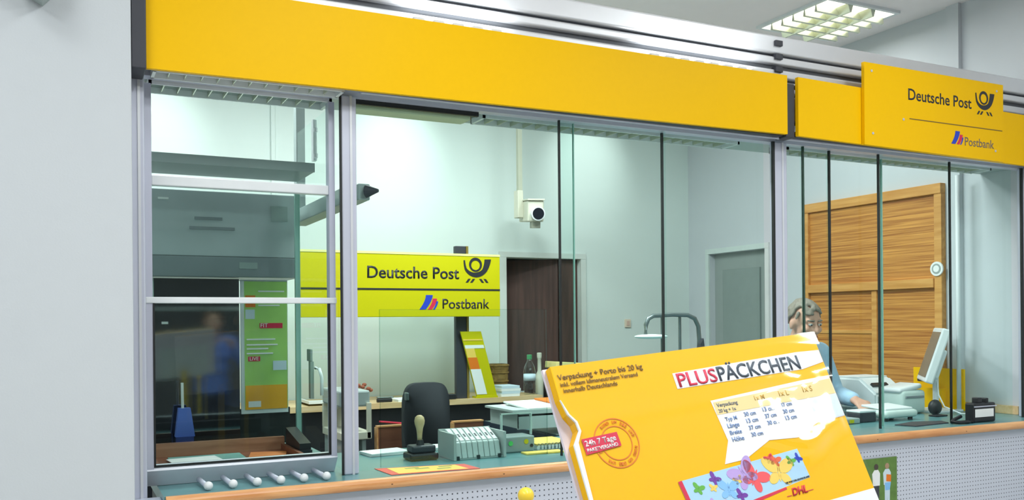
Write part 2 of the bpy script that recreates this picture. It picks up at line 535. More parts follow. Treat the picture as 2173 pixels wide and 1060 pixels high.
b = B(); bx(b, 2.87, 4.61, 2.949, 2.985, 2.345, 2.357); bx(b, 2.87, 4.61, 2.949, 2.985, 2.56, 2.572); obj('backing_rail', b, M_char, f2)

sg = thing('counter_sign', 'raised yellow sign with black post lettering and horn at upper right', 'sign', (3.73, 2.91, 2.35))
b = B(); prism(b, [(3.24, 2.337), (4.20, 2.326), (4.20, 2.708), (3.24, 2.708)], (0, 2.912, 0), X_, Z_, -.016); obj('panel', b, M_yel, sg)
text('lettering', 'Deutsche Post', (3.523, 2.9125, 2.567), X_, Z_, .44, M_ink, sg, bold=.012)
posthorn(sg, (3.985, 2.9125, 2.545), X_, -Vector((0, 0, -1)), .135, M_ink)
b = B(); bx(b, 3.53, 4.19, 2.9105, 2.9125, 2.477, 2.481); obj('rule_line', b, M_inkgrey, sg)
bank_stripes(sg, (3.815, 2.9125, 2.387), X_, Z_, .085, M_blue, M_red)
text('lettering', 'Postbank', (3.912, 2.9125, 2.386), X_, Z_, .215, mat('faded_ink', (120, 104, 90), .5), sg, bold=.008)
for x, z in ((3.286, 2.672), (3.292, 2.391), (3.49, 2.472), (4.138, 2.376), (4.15, 2.672)):
    b = B(); cyl(b, (x, 2.9125, z), (x, 2.910, z), .006, n=10); obj('screw', b, M_alu, sg)

# louvred light trays peeking out on top of the fascia boards
for i, (x0, x1, lb) in enumerate(((1.10, 1.50, 'white louvred uplight tray on the long yellow board, left one'), (2.10, 2.68, 'white louvred uplight tray on the long yellow board, right one'))):
    t = thing('uplight_tray', lb, 'lamp', ((x0 + x1) / 2, 2.97, 2.60), 'uplight trays')
    b = B(); bx(b, x0, x1, 2.952, 3.0, 2.60, 2.604); obj('tray', b, M_alu, t)
    k = 0; x = x0 + .01
    while x < x1 - .04:
        b = B(); bx(b, x, x + .042, 2.955, 2.995, 2.604, 2.618, bev=.004); obj('reflector_fin', b, M_white, t); x += .075

# soffit under the fascia
sf = thing('soffit', 'pale soffit board under the yellow fascia, above the glass screens', 'soffit', (2.4, 3.1, 2.35))
b = B(); bx(b, .245, XR - .003, 2.99, 3.36, 2.362, 2.378); obj('board', b, mat('soffit_paint', (176, 186, 184), .5), sf)
tag(box('soffit_lip', M_alu, None, .93, XR - .003, 2.988, 3.0, 2.338, 2.3615, bev=.003), 'thin aluminium lip under the yellow boards along the soffit front', 'trim strip')
tag(box('header_rail', M_alu, None, .245, XR - .003, 3.055, 3.105, 2.3385, 2.3615), 'aluminium header rail above the posts and glass screens', 'rail')


def tray(x0, x1, y0, y1, z, n, lb, m=M_steel, fin=M_louv, grp='soffit lamp trays'):
    t = thing('louvre_lamp', lb, 'lamp', ((x0 + x1) / 2, (y0 + y1) / 2, z), grp)
    b = B(); bx(b, x0, x1, y0, y1, z + .012, z + .022); obj('tray_back', b, m, t)
    b = B(); r = .007
    bx(b, x0, x1, y0, y0 + r, z - .008, z + .014); bx(b, x0, x1, y1 - r, y1, z - .008, z + .014); bx(b, x0, x0 + r * 1.4, y0, y1, z - .008, z + .014); bx(b, x1 - r * 1.4, x1, y0, y1, z - .008, z + .014)
    obj('frame', b, M_white, t)
    for k in range(1, n):
        x = x0 + (x1 - x0) * k / n
        b = B(); bx(b, x - .0015, x + .0015, y0 + r, y1 - r, z - .004, z + .012); obj('louvre_fin', b, fin, t)
    return t


tray(.262, .862, 2.956, 3.045, 2.336, 12, 'louvred lamp tray under the yellow board outside the left hatch window')
tray(.262, .862, 3.115, 3.245, 2.336, 12, 'louvred lamp tray inside the left hatch window, behind the outer tray')
t = thing('lamp_cover', 'beige lamp cover under the soffit just right of the aluminium post', 'lamp', (1.17, 3.16, 2.33))
b = B(); bx(b, .935, 1.40, 3.125, 3.215, 2.318, 2.358, bev=.006); obj('cover', b, mat('beige_enamel', (196, 200, 168), .5), t)
b = B(); bx(b, 1.395, 1.404, 3.13, 3.21, 2.322, 2.354); obj('end_plate', b, mat('beige_end', (150, 130, 96), .5), t)
t = tag(box('sliding_rail', M_seal, None, .935, 1.41, 3.075, 3.09, 2.322, 2.338), 'black sliding rail under the header right of the aluminium post', 'rail')
tray(1.45, 2.70, 3.12, 3.24, 2.338, 22, 'long louvred lamp tray under the soffit above the middle glass screens')
tray(2.98, 4.40, 3.12, 3.24, 2.338, 24, 'long louvred lamp tray under the soffit above the right glass screens')

# ================================================================== posts
def post(x0, x1, lb, z0=1.03, seal=None):
    t = thing('aluminium_post', lb, 'post', ((x0 + x1) / 2, 3.08, z0))
    b = B(); bx(b, x0, x1, 3.04, 3.072, z0, 2.338, bev=.005, seg=2); obj('profile', b, M_alu, t)
    b = B(); xm = x0 + (x1 - x0) * .62; bx(b, xm - .004, xm + .004, 3.036, 3.041, z0, 2.338); obj('rib', b, M_alu_b, t)
    if seal:
        b = B(); bx(b, seal[0], seal[1], 3.036, 3.046, z0, 2.338); obj('seal', b, M_seal, t)
    return t


post(.2, .243, 'aluminium jamb post against the big pale wall at left', .6)
post(.873, .927, 'aluminium post between the left hatch and the wide glass screens', seal=(.8665, .8725))
post(2.826, 2.90, 'aluminium post below the black joint strip, behind the parcel', seal=(2.813, 2.8255))
post(4.535, 4.60, 'aluminium post at the far right edge of the counter', seal=(4.52, 4.5345))

# ================================================================== counter
ct = thing('service_counter', 'long post office counter with teal top, beech edge and perforated grey front', 'counter', (2.4, 3.1, 0))
b = B(); bx(b, .28, XR - .003, 2.925, 3.58, .992, 1.03); obj('worktop', b, M_teal, ct)
b = B()
# half round beech nosing
prof = [(-.002, .0)] + [(-.004 - .019 * math.sin(math.pi * k / 10), .019 - .019 * math.cos(math.pi * k / 10)) for k in range(0, 11)] + [(-.002, .038)]
prism(b, [(p[0], p[1]) for p in prof], (.285, 2.929, .993), (0, 1, 0), Z_, XR - .29); 
obj('nosing', b, M_edge, ct)
for x in (1.0, 1.42, 2.0, 3.3, 3.9):
    b = B(); cyl(b, (x, 2.9062, 1.010), (x, 2.912, 1.010), .0035, n=10); obj('nosing_plug', b, mat('plug', (110, 74, 44), .6), ct)
b = B(); bx(b, .30, XR - .003, 2.955, 2.97, .10, .992); obj('front_panel', b, M_perf, ct)
b = B(); bx(b, .30, XR - .003, 3.0, 3.02, .0, .10); obj('plinth', b, M_char, ct)
for x in (.30, 2.4, 4.59):
    b = B(); bx(b, x, x + .03, 2.97, 3.55, 0, .992); obj('side_panel', b, M_char, ct)
b = B(); bx(b, .28, .95, 3.58, 4.30, .992, 1.03); obj('rear_worktop', b, M_teal, ct)
b = B(); bx(b, .30, .93, 4.27, 4.29, 0, .992); obj('rear_panel', b, M_char, ct)
t = thing('counter_end_filler', 'dark filler strip with a pale cap between the pale wall and the counter end', 'filler strip', (.24, 3.0, .4))
b = B(); bx(b, .2, .279, 2.955, 3.035, .4, .992); obj('strip', b, M_seal, t)
b = B(); bx(b, .2, .279, 2.95, 3.036, .993, 1.012); obj('cap', b, M_alu, t)

# ================================================================== left hatch
h = thing('sash_hatch', 'aluminium framed sash hatch window at left with two panes', 'hatch window', (.56, 3.12, 1.03))
b = B(); bx(b, .245, .268, 3.10, 3.14, 1.09, 2.326); bx(b, .845, .8655, 3.10, 3.14, 1.09, 2.326); obj('stile', b, M_alu, h)
b = B(); bx(b, .268, .845, 3.105, 3.14, 2.002, 2.034, bev=.003); obj('transom', b, M_white, h)
b = B(); bx(b, .246, .868, 3.095, 3.135, 1.622, 1.642, bev=.003); obj('meeting_bar', b, M_white, h)
b = B(); bx(b, .268, .845, 3.118, 3.124, 1.642, 2.326); obj('upper_pane', b, M_glassb, h)
b = B(); bx(b, .268, .845, 3.110, 3.116, 1.095, 1.622); obj('lower_pane', b, M_glassb, h)
b = B(); bx(b, .268, .274, 3.098, 3.108, 1.10, 1.622); bx(b, .838, .845, 3.098, 3.108, 1.10, 1.622); bx(b, .268, .845, 3.098, 3.108, 1.096, 1.102); obj('gasket', b, M_seal, h)
b = B(); prism(b, [(3.145, 1.10), (3.105, 1.10), (3.098, 1.085), (3.140, 1.031), (3.152, 1.031)], (.245, 0, 0), (0, 1, 0), Z_, .622); obj('sill_plate', b, mat('sill_aluminium', (214, 218, 226), .4, .1), h)
b = B(); bx(b, .247, .866, 3.153, 3.158, 1.032, 1.099); obj('sill_reflection_block', b, M_seal, h)  # unseen dark board, added so the dark glass door mirrors no bright sill

rr = thing('roller_rack', 'six slim white rods with ball ends on the counter below the left hatch', 'rack', (.6, 3.05, 1.03))
for k in range(6):
    x = .415 + .0755 * k
    b = B(); cyl(b, (x - .010, 3.108, 1.0455), (x, 2.985, 1.041), .0085, n=10)
    o = obj('rod', b, M_alu, rr, True)
    b = B(); ell(b, (x + .001, 2.972, 1.0445), .0142, 14, 10); obj('end_ball', b, M_white, o, True)

hb = thing('hatch_glass_box', 'glass enclosure behind the left hatch with a greenish corner post', 'glass box', (.6, 3.5, 1.03))
b = B(); bx(b, .897, .903, 3.16, 3.78, 1.032, 2.35); obj('side_pane', b, M_glassb, hb)
b = B(); bx(b, .26, .885, 3.797, 3.803, 1.032, 2.14); obj('rear_pane', b, M_glassb, hb)
b = B(); bx(b, .885, .905, 3.782, 3.80, 1.032, 2.14); obj('corner_post', b, M_gedge, hb)
b = B(); bx(b, .268, .29, 3.50, 3.53, 1.032, 1.70); obj('left_stile', b, M_white, hb)
b = B(); bx(b, .893, .907, 3.50, 3.53, 2.19, 2.35); cyl(b, (.9, 3.49, 2.20), (.9, 3.49, 2.215), .008); cyl(b, (.9, 3.49, 2.30), (.9, 3.49, 2.315), .008); obj('hinge_strip', b, M_white, hb)

t = thing('steel_shelf', 'grey steel shelf inside the left hatch above the white crossbar', 'shelf', (.6, 3.63, 2.15))
b = B(); bx(b, .285, .896, 3.50, 3.775, 2.145, 2.158); obj('shelf_plate', b, M_steel, t)
b = B(); bx(b, .285, .896, 3.492, 3.502, 2.143, 2.178); obj('front_lip', b, M_steel, t)
b = B(); bx(b, .885, .896, 3.50, 3.775, 2.158, 2.168); obj('side_lip', b, M_steel, t)

t = thing('grey_cabinet', 'grey metal cabinet seen through the upper pane of the left hatch', 'cabinet', (.62, 4.0, 1.75))
b = B(); bx(b, .30, .932, 3.90, 4.25, 1.835, 2.105, bev=.004); obj('body', b, M_grey, t)
b = B(); bx(b, .30, .932, 3.893, 4.24, 1.750, 1.834, bev=.004); obj('lower_flap', b, M_greyd, t)
for x0, x1, z0, z1, m_, nm in ((.36, .40, 2.062, 2.070, M_paper, 'label_strip'), (.305, .325, 2.036, 2.044, M_paper, 'label_strip'), (.675, .75, 1.785, 1.812, M_steel, 'label_plate'), (.81, .88, 1.99, 2.055, M_steel, 'label_plate')):
    b = B(); bx(b, x0, x1, 3.888 if z0 < 1.83 else 3.897, 3.90, z0, z1); obj(nm, b, m_, t)
for z, x0, x1 in ((1.985, .50, .61), (1.945, .48, .66)):
    b = B(); bx(b, x0, x1, 3.896, 3.9005, z, z + .012); obj('vent_slot', b, M_greyd, t)

t = thing('dark_glass_door', 'dark tinted glass door behind the lower left hatch pane', 'glass door', (.5, 3.97, 1.03))
b = B(); bx(b, .345, .685, 3.955, 3.985, 1.035, 1.745); obj('pane', b, M_dkglass, t)
b = B(); bx(b, .322, .345, 3.945, 3.995, 1.035, 1.745); obj('left_stile', b, mat('mint_enamel', (196, 216, 208), .4), t)
b = B(); bx(b, .375, .40, 3.948, 3.955, 1.556, 1.566); obj('label_strip', b, M_paper, t)
b = B(); bx(b, .685, .90, 3.97, 3.99, 1.035, 1.19); obj('kick_panel', b, M_seal, t)

# poster with a white frame
t = thing('poster', 'green and orange price poster in a white frame behind the left hatch glass', 'poster', (.78, 3.94, 1.17))
b = B(); bx(b, .688, .885, 3.935, 3.950, 1.172, 1.742); obj('frame', b, M_white, t)
b = B(); bx(b, .702, .882, 3.932, 3.936, 1.19, 1.735); obj('sheet', b, mat('poster_green', (168, 214, 112), .5, var=.2, scale=9), t)
slips = []
def slip(x0, x1, z0, z1, m_, nm='print_block'):
    slips.append(nm)
    b = B(); bx(b, x0, x1, 3.931 - .0003 * len(slips), 3.932, z0, z1); obj(nm, b, m_, t)
slip(.706, .748, 1.625, 1.675, M_orange); slip(.706, .745, 1.575, 1.615, M_paperb); slip(.765, .862, 1.535, 1.557, M_red)
slip(.716, .766, 1.395, 1.415, M_red); slip(.704, .880, 1.19, 1.292, mat('poster_orange', (246, 176, 44), .5)); slip(.716, .768, 1.20, 1.225, M_paper); slip(.820, .878, 1.355, 1.395, M_paperb)
for k, (x0, x1) in enumerate(((.76, .87), (.76, .87), (.76, .85), (.71, .83), (.71, .84), (.71, .80), (.71, .82))):
    z = (1.69, 1.66, 1.63, 1.485, 1.462, 1.445, 1.425)[k]; slip(x0, x1, z, z + .006, M_paper, 'print_line')
text('lettering', 'FIT', (.768, 3.925, 1.539), X_, Z_, .03, M_paper, t); text('lettering', 'LIVE', (.722, 3.925, 1.399), X_, Z_, .036, M_paper, t)

# blue thing with a white handle in front of the dark door
t = thing('blue_brush', 'small blue brush with a white upright handle before the dark glass door', 'brush', (.45, 3.88, 1.03))
b = B(); prism(b, [(.415, 1.10), (.490, 1.10), (.474, 1.215), (.428, 1.215)], (0, 3.90, 0), X_, Z_, .04); obj('brush_head', b, mat('blue_plastic', (96, 124, 216), .5), t)
b = B(); cyl(b, (.445, 3.87, 1.10), (.443, 3.87, 1.318), .0055, n=10); obj('handle', b, M_paper, t)
b = B(); bx(b, .42, .485, 3.855, 3.905, 1.03, 1.10); obj('bristles', b, mat('blue_bristle', (50, 66, 140), .8), t)

# wooden tray in the hatch
t = thing('wooden_tray', 'brown wooden tray on the hatch floor under the left window', 'tray', (.6, 3.5, 1.03))
b = B(); bx(b, .30, .83, 3.33, 3.79, 1.031, 1.036); obj('base', b, M_rbrown, t)
b = B(); bx(b, .30, .83, 3.765, 3.79, 1.036, 1.088); obj('back_rail', b, mat_wood('tray_wood', (140, 98, 72), (170, 126, 98), 'X', 4, 10), t)
b = B(); bx(b, .30, .315, 3.33, 3.765, 1.036, 1.06); bx(b, .815, .83, 3.33, 3.765, 1.036, 1.06); obj('side_rail', b, M_rbrown, t)
tag(box('teal_mat', mat('teal_mat', (120, 172, 164), .5), None, .37, .64, 3.40, 3.72, 1.0365, 1.040), 'teal mat lying in the wooden tray of the left hatch', 'mat')
tag(box('paper_sheet', M_paper, None, .37, .55, 3.42, 3.66, 1.0405, 1.043, rot=Matrix.Rotation(R_(6), 3, 'Z')), 'white sheet of paper on the teal mat in the hatch tray', 'paper')
tag(box('orange_leaflet', mat('orange_leaflet', (214, 128, 70), .6), None, .66, .80, 3.52, 3.70, 1.0365, 1.039, rot=Matrix.Rotation(R_(-14), 3, 'Z')), 'orange red leaflet lying at the right of the hatch tray', 'leaflet')
t = thing('card_holder', 'small black angular holder at the right end of the wooden tray', 'holder', (.86, 3.62, 1.03))
b = B(); prism(b, [(3.52, 1.032), (3.76, 1.032), (3.76, 1.125), (3.52, 1.085)], (.834, 0, 0), (0, 1, 0), Z_, .045); obj('body', b, M_black, t)
b = B(); bx(b, .834, .88, 3.505, 3.52, 1.032, 1.06); obj('front_lip', b, M_black, t)

# rail that runs out beside the hatch box
t = thing('wall_bracket', 'grey steel bracket arm with a dark tip poking out right of the aluminium post', 'bracket', (1.0, 3.5, 2.0))
b = B(); bx(b, .965, 1.035, 3.30, 4.2, 2.008, 2.07, bev=.003); obj('arm', b, M_steel, t)
b = B(); bx(b, .985, 1.03, 3.215, 3.30, 2.006, 2.066, bev=.004); obj('end_block', b, M_steel, t)
b = B(); cyl(b, (1.012, 3.20, 2.036), (1.045, 3.165, 2.036), .024, .006, 12); obj('tip', b, M_char, t)
b = B(); bx(b, .98, 1.02, 4.15, 4.2, 2.07, CEIL); obj('hanger', b, M_steel, t)

# door latch seen through the side glass
t = thing('latch_handle', 'small white lever latch on the side glass of the left hatch', 'handle', (.91, 3.60, 1.33))
b = B(); bx(b, .904, .914, 3.62, 3.68, 1.40, 1.45, bev=.003); obj('plate', b, M_steel, t)
b = B(); tube(b, [(.92, 3.60, 1.375), (.922, 3.55, 1.372), (.924, 3.52, 1.34), (.922, 3.515, 1.27)], .007); obj('lever', b, M_white, t, True)
b = B(); bx(b, .904, .918, 3.62, 3.65, 1.25, 1.40); obj('bolt_case', b, M_steel, t)

# ================================================================== glass screens
def pane(x0, x1, y, lb, z0=1.03, z1=2.337, left=None, right=None, lm=None, rm=None):
    t = thing('glass_screen', lb, 'glass screen', ((x0 + x1) / 2, y, z0))
    b = B(); bx(b, x0, x1, y - .004, y + .004, z0, z1); obj('pane', b, M_glass, t)
    if left is not None: b = B(); bx(b, x0 - left, x0, y - .0045, y + .0045, z0, z1); obj('edge_strip', b, lm or M_seal, t)
    if right is not None: b = B(); bx(b, x1, x1 + right, y - .0045, y + .0045, z0, z1); obj('edge_strip', b, rm or M_seal, t)
    return t


pane(.932, 1.828, 3.095, 'wide glass screen just right of the post, in front of the hanging yellow sign', right=.004, rm=M_gedge)
pane(1.752, 2.254, 3.065, 'glass screen with a black left edge in front of the brown office door', left=.007)
pane(2.265, 2.809, 3.095, 'glass screen behind the top edge of the yellow parcel, black edged at left', left=.009)
pane(2.904, 3.016, 3.068, 'narrow glass screen with green right edge above the clerk', right=.009, rm=M_gedge_d)
pane(3.034, 3.205, 3.095, 'second narrow glass screen from the right hand post, black right edge', right=.010)
pane(3.226, 3.582, 3.125, 'glass screen ending in a pale edge before the wood panel', right=.007, rm=M_gedge)
pane(3.502, 3.995, 3.065, 'glass screen between two black edges in front of the tall wood panel', left=.009, right=.009)
pane(4.05, 4.515, 3.095, 'rightmost glass screen behind the black card reader')
low = thing('inner_screen', 'low clear inner glass screen standing behind the wide window', 'glass screen', (1.43, 3.13, 1.03))
b = B(); bx(b, 1.035, 1.72, 3.128, 3.133, 1.031, 1.60); obj('pane', b, M_acryl, low)
b = B(); bx(b, 1.033, 1.035, 3.128, 3.133, 1.031, 1.60); bx(b, 1.72, 1.722, 3.128, 3.133, 1.031, 1.60); bx(b, 1.033, 1.722, 3.128, 3.133, 1.60, 1.602); obj('edge_strip', b, mat_glass('acrylic_rim', (.80, .88, .86), 1.0), low)

# ================================================================== ceiling lamps
def ceiling_lamp(x, y, s, lb, nb=3, nf=6, grp='square louvred ceiling lamps', z=CEIL):
    t = thing('ceiling_lamp', lb, 'ceiling lamp', (x, y, z), grp)
    hs = s / 2; f = .022
    b = B()
    bx(b, x - hs, x + hs, y - hs, y - hs + f, z - .016, z + .01); bx(b, x - hs, x + hs, y + hs - f, y + hs, z - .016, z + .01)
    bx(b, x - hs, x - hs + f, y - hs + f, y + hs - f, z - .016, z + .01); bx(b, x + hs - f, x + hs, y - hs + f, y + hs - f, z - .016, z + .01)
    obj('frame', b, M_white, t)
    b = B(); bx(b, x - hs + f, x + hs - f, y - hs + f, y + hs - f, z - .006, z - .001); obj('diffuser', b, M_lamp, t)
    w_ = 2 * (hs - f)
    for k in range(1, nb):
        xx = x - hs + f + w_ * k / nb
        b = B(); prism(b, [(xx - .022, z - .008), (xx + .022, z - .008), (xx + .006, z - .055), (xx - .006, z - .055)], (0, y - hs + f, 0), X_, Z_, -w_); obj('louvre_bar', b, M_louv, t)
    for k in range(1, nf):
        yy = y - hs + f + w_ * k / nf
        b = B(); prism(b, [(yy - .010, z - .05), (yy + .010, z - .05), (yy + .003, z - .012), (yy - .003, z - .012)], (x - hs + f, 0, 0), (0, 1, 0), Z_, w_); obj('louvre_fin', b, M_louv, t)
    return t


def copy_tree(o, parent=None):
    c = o.copy(); COL.objects.link(c); c.parent = parent
    for ch in [q for q in o.children]: copy_tree(ch, c)
    return c


cl = ceiling_lamp(4.14, 4.0, .58, 'square louvred lamp in the ceiling at upper right')
for x, y in OFFICE_LAMPS[1:] + HALL_LAMPS:
    c = copy_tree(cl); c.location = (x, y, CEIL)
    c['label'] = 'square louvred ceiling lamp above the picture, ' + ('added out of view over the office' if y > 3 else 'over the customer hall')
for i, x in enumerate(WASHERS):
    t = thing('wall_washer', 'small ceiling spot lamp washing the back office wall with light', 'spot lamp', (x, 5.28, CEIL), 'wall washer spots')
    b = B(); lathe(b, [(.06, 0), (.06, -.02), (.05, -.03), (.018, -.04), (.018, -.07)], (x, 5.28, CEIL), 16); obj('mount', b, M_white, t)

# dark corner of a fitting at the very top of the pale wall
tag((lambda b: (prism(b, [(-.10, 2.497), (-.036, 2.462), (-.005, 2.497), (-.005, 2.60), (-.10, 2.60)], (0, 2.899, 0), X_, Z_, -.10 * -1), obj('wall_fitting', b, M_steel))[1])(B()), 'grey pointed wall fitting at the top edge of the pale left wall', 'fitting')

# ================================================================== the big wood panel on the right wall
wp = thing('wall_panelling', 'tall framed oak panelling on the right office wall', 'panelling', (XR, 4.12, .96))
Y0p, Y1p = 3.585, 4.68
def rail(nm, y0, y1, z0, z1, d, m_):
    b = B(); bx(b, XR - d, XR - .0005, y0, y1, z0, z1, bev=.003); return obj(nm, b, m_, wp)
rail('top_rail', Y0p, Y1p, 2.285, 2.345, .045, M_oakf)
rail('stile', Y1p - .045, Y1p, .55, 2.285, .04, M_oakf); rail('stile', Y0p, Y0p + .05, .55, 2.285, .04, M_oakf)
rail('middle_rail', Y0p + .05, Y1p - .045, 1.735, 1.79, .05, M_oakf)
rail('stile', 4.06, 4.10, .55, 1.735, .036, M_oakf)
rail('cross_rail', 4.10, 4.635, 1.46, 1.485, .026, M_oakf)
rail('upper_panel', Y0p + .05, Y1p - .045, 1.79, 2.285, .020, M_oak)
rail('lower_panel', 4.10, Y1p - .045, .55, 1.735, .018, M_oak); rail('lower_panel', Y0p + .05, 4.06, .55, 1.735, .018, M_oak)
t = thing('wall_roundel', 'small round grey white disc on the right stile of the oak panel', 'disc', (XR - .045, 3.61, 1.844))
b = B(); cyl(b, (XR - .041, 3.612, 1.844), (XR - .050, 3.612, 1.844), .042, n=28); obj('disc', b, M_paper, t)
b = B(); cyl(b, (XR - .050, 3.612, 1.844), (XR - .0515, 3.612, 1.844), .030, n=24); obj('print_ring', b, M_steel, t)
b = B(); cyl(b, (XR - .0515, 3.612, 1.844), (XR - .0525, 3.612, 1.844), .020, n=20); obj('print_centre', b, M_paper, t)

# side desk along the right wall
sd = thing('side_desk', 'teal topped side desk along the right wall behind the counter', 'desk', (4.3, 3.9, 0))
b = B(); bx(b, 3.96, XR - .05, 3.582, 4.45, .99, 1.03); obj('desk_top', b, M_teal, sd)
b = B(); bx(b, 3.98, 4.01, 3.60, 4.43, 0, .99); bx(b, 4.01, XR - .06, 4.40, 4.43, 0, .99); obj('desk_panel', b, M_char, sd)
tag(box('splash_batten', M_beech, None, XR - .028, XR - .001, 3.13, 3.46, 1.031, 1.075), 'beech batten on the right wall behind the card reader', 'batten')

# ================================================================== back desk and things on it
DZ = 1.05
bd = thing('back_desk', 'long dark fronted desk with a pale wood edge along the back office wall', 'desk', (1.9, 5.7, 0))
b = B(); bx(b, .4, 2.97, 5.46, 5.985, DZ - .035, DZ); obj('desk_top', b, M_beech, bd)
b = B(); bx(b, .4, 2.97, 5.50, 5.52, 0, DZ - .035); obj('front_panel', b, M_black, bd)
for x in (.4, 2.93):
    b = B(); bx(b, x, x + .04, 5.52, 5.95, 0, DZ - .035); obj('side_panel', b, M_black, bd)

pl = thing('sign_pole', 'dark square pole standing on the back desk behind the yellow hanging sign', 'pole', (2.385, 5.52, DZ))
b = B(); bx(b, 2.345, 2.42, 5.50, 5.54, DZ, 2.06, bev=.004); obj('column', b, M_char, pl)
b = B(); bx(b, 2.42, 2.435, 5.495, 5.54, DZ, 2.06); obj('brass_edge', b, mat('brass', (150, 128, 60), .4, .4), pl)
hs = thing('post_sign', 'lemon yellow post sign with horn, seen through the wide glass screen', 'sign', (1.97, 5.42, 1.59))
b = B(); bx(b, 1.296, 2.628, 5.415, 5.435, 1.592, 2.000, bev=.003); obj('panel', b, M_yel2, hs)
b = B(); bx(b, 1.296, 2.628, 5.412, 5.4149, 1.988, 2.002); obj('top_strip', b, mat('pale_lemon', (232, 238, 150), .4), hs)
b = B(); bx(b, 2.36, 2.41, 5.436, 5.499, 1.75, 1.80); obj('clamp', b, M_char, hs)
text('lettering', 'Deutsche Post', (1.712, 5.4145, 1.838), X_, Z_, .62, M_ink, hs, bold=.014)
posthorn(hs, (2.355, 5.4145, 1.815), X_, Z_, .19, M_ink)
b = B(); bx(b, 1.297, 2.627, 5.4125, 5.4149, 1.762, 1.773); obj('rule_line', b, M_ink, hs)
bank_stripes(hs, (2.055, 5.4145, 1.639), X_, Z_, .125, M_blue, M_red)
text('lettering', 'Postbank', (2.214, 5.4145, 1.645), X_, Z_, .333, M_ink, hs, bold=.008)

# leaning leaflet display
lf = thing('leaflet_display', 'tall narrow yellow leaflet display leaning on the back desk beside the dark pole', 'leaflet display', (2.5, 5.5, DZ))
def lfq(nm, u0, u1, v0, v1, m_, dy=0.0):
    b = B(); f = lambda u, v: (2.478 + .148 * u - .115 * v, DZ + .012 + .432 * v)
    prism(b, [f(u0, v0), f(u1, v0), f(u1, v1), f(u0, v1)], (0, 5.47 - dy, 0), X_, Z_, -.012 if dy == 0 else -.002); return obj(nm, b, m_, lf)
lfq('board', 0, 1, 0, 1, M_yel2)
lfq('white_sheet', .02, .52, .03, .42, M_paper, .002); lfq('orange_print', .02, .48, .42, .60, M_orange, .002); lfq('pale_print', .02, .45, .60, .74, M_pyel, .002); lfq('title_band', .02, .95, .74, .79, M_paper, .002)
lfq('title_band', .02, .95, .86, .88, M_pyel, .002)
b = B(); bx(b, 2.47, 2.63, 5.465, 5.53, DZ, DZ + .012); obj('foot', b, M_yel2, lf)

# basket, paper stack, bottle, small bottle, bag, folder
t = thing('wicker_basket', 'small brown wicker basket on the back desk near the bottle', 'basket', (2.79, 5.7, DZ))
b = B(); lathe(b, [(.062, 0), (.078, .08), (.084, .205), (.076, .21), (.070, .08), (.05, .01)], (2.76, 5.75, DZ), 20); obj('bowl', b, mat_wood('wicker', (112, 84, 40), (168, 134, 70), 'X', 8, 6, .8), t)
for z, r in ((.04, .0705), (.09, .0795), (.15, .083), (.20, .085)):
    b = B(); tube(b, [(2.76 + r * math.cos(2 * math.pi * k / 20), 5.75 + r * math.sin(2 * math.pi * k / 20), DZ + z) for k in range(21)], .006, 6); obj('woven_band', b, mat_wood('wicker', (0, 0, 0), (0, 0, 0)), t)
t = thing('paper_stack', 'bluish white stack of papers on the back desk right of the leaflet', 'paper stack', (2.73, 5.52, DZ), None)
for k in range(4):
    b = B(); bx(b, 2.662 + .004 * (k % 2), 2.80 + .004 * (k % 3), 5.475, 5.64, DZ + .001 + .018 * k, DZ + .0185 + .018 * k); obj('bundle', b, M_paperb if k % 2 else M_paper, t)
tag(box('ink_pad', M_black, None, 2.26, 2.33, 5.47, 5.53, DZ, DZ + .035, bev=.004), 'small black ink pad at the foot of the dark pole', 'ink pad')
Mpet = mat_glass('clear_pet', (.90, .95, .94), 2.2, .05)
# a dark filing shelf carries the bottle in front of the door
fs = thing('filing_shelf', 'low dark filing shelf below the brown office door', 'shelf', (3.2, 5.55, 0))
b = B(); bx(b, 2.98, 3.62, 5.46, 5.80, .98, 1.01); obj('shelf_top', b, M_char, fs)
b = B(); bx(b, 2.99, 3.61, 5.76, 5.78, 0, .98); obj('rear_panel', b, M_char, fs)
for x in (2.98, 3.59):
    b = B(); bx(b, x, x + .03, 5.46, 5.755, 0, .98); obj('side_panel', b, M_char, fs)
t = thing('water_bottle', 'clear plastic bottle with green cap on the back desk before the door', 'bottle', (2.905, 5.53, DZ))
c = (2.905, 5.53, DZ)
b = B(); lathe(b, [(.036, 0), (.042, .01), (.042, .07), (.038, .08), (.042, .09), (.042, .16), (.034, .20), (.016, .235), (.014, .25)], c, 20); obj('body', b, Mpet, t, True)
b = B(); lathe(b, [(.017, .245), (.018, .247), (.018, .275), (.015, .278)], c, 16); obj('cap', b, mat('green_cap', (70, 150, 96), .4), t)
b = B(); lathe(b, [(.0425, .10), (.0428, .10), (.0428, .145), (.0425, .145)], c, 20); obj('wrapper', b, M_paperb, t, True)
t = thing('dark_bag', 'dark brown bag lying before the office door, under yellow folders', 'bag', (3.2, 5.6, 1.01))
b = B(); bx(b, 3.06, 3.42, 5.52, 5.72, 1.011, 1.20, bev=.05, seg=3); obj('body', b, mat('dark_leather', (58, 46, 42), .5), t, True)
b = B(); tube(b, [(3.12, 5.53, 1.16), (3.14, 5.505, 1.195), (3.22, 5.50, 1.20), (3.28, 5.53, 1.16)], .008); obj('handle', b, M_black, t, True)
tag(box('yellow_folder', mat('folder_yellow', (236, 226, 150), .6), None, 3.12, 3.42, 5.53, 5.70, 1.216, 1.262, bev=.004, rot=Matrix.Rotation(R_(4), 3, 'Y')), 'pale yellow folder on top of the dark bag before the office door', 'folder')
tag(box('wood_strip', M_edge, None, 3.05, 3.16, 5.470, 5.485, 1.011, 1.165), 'small upright orange wood strip leaning on the dark bag', 'wood strip')
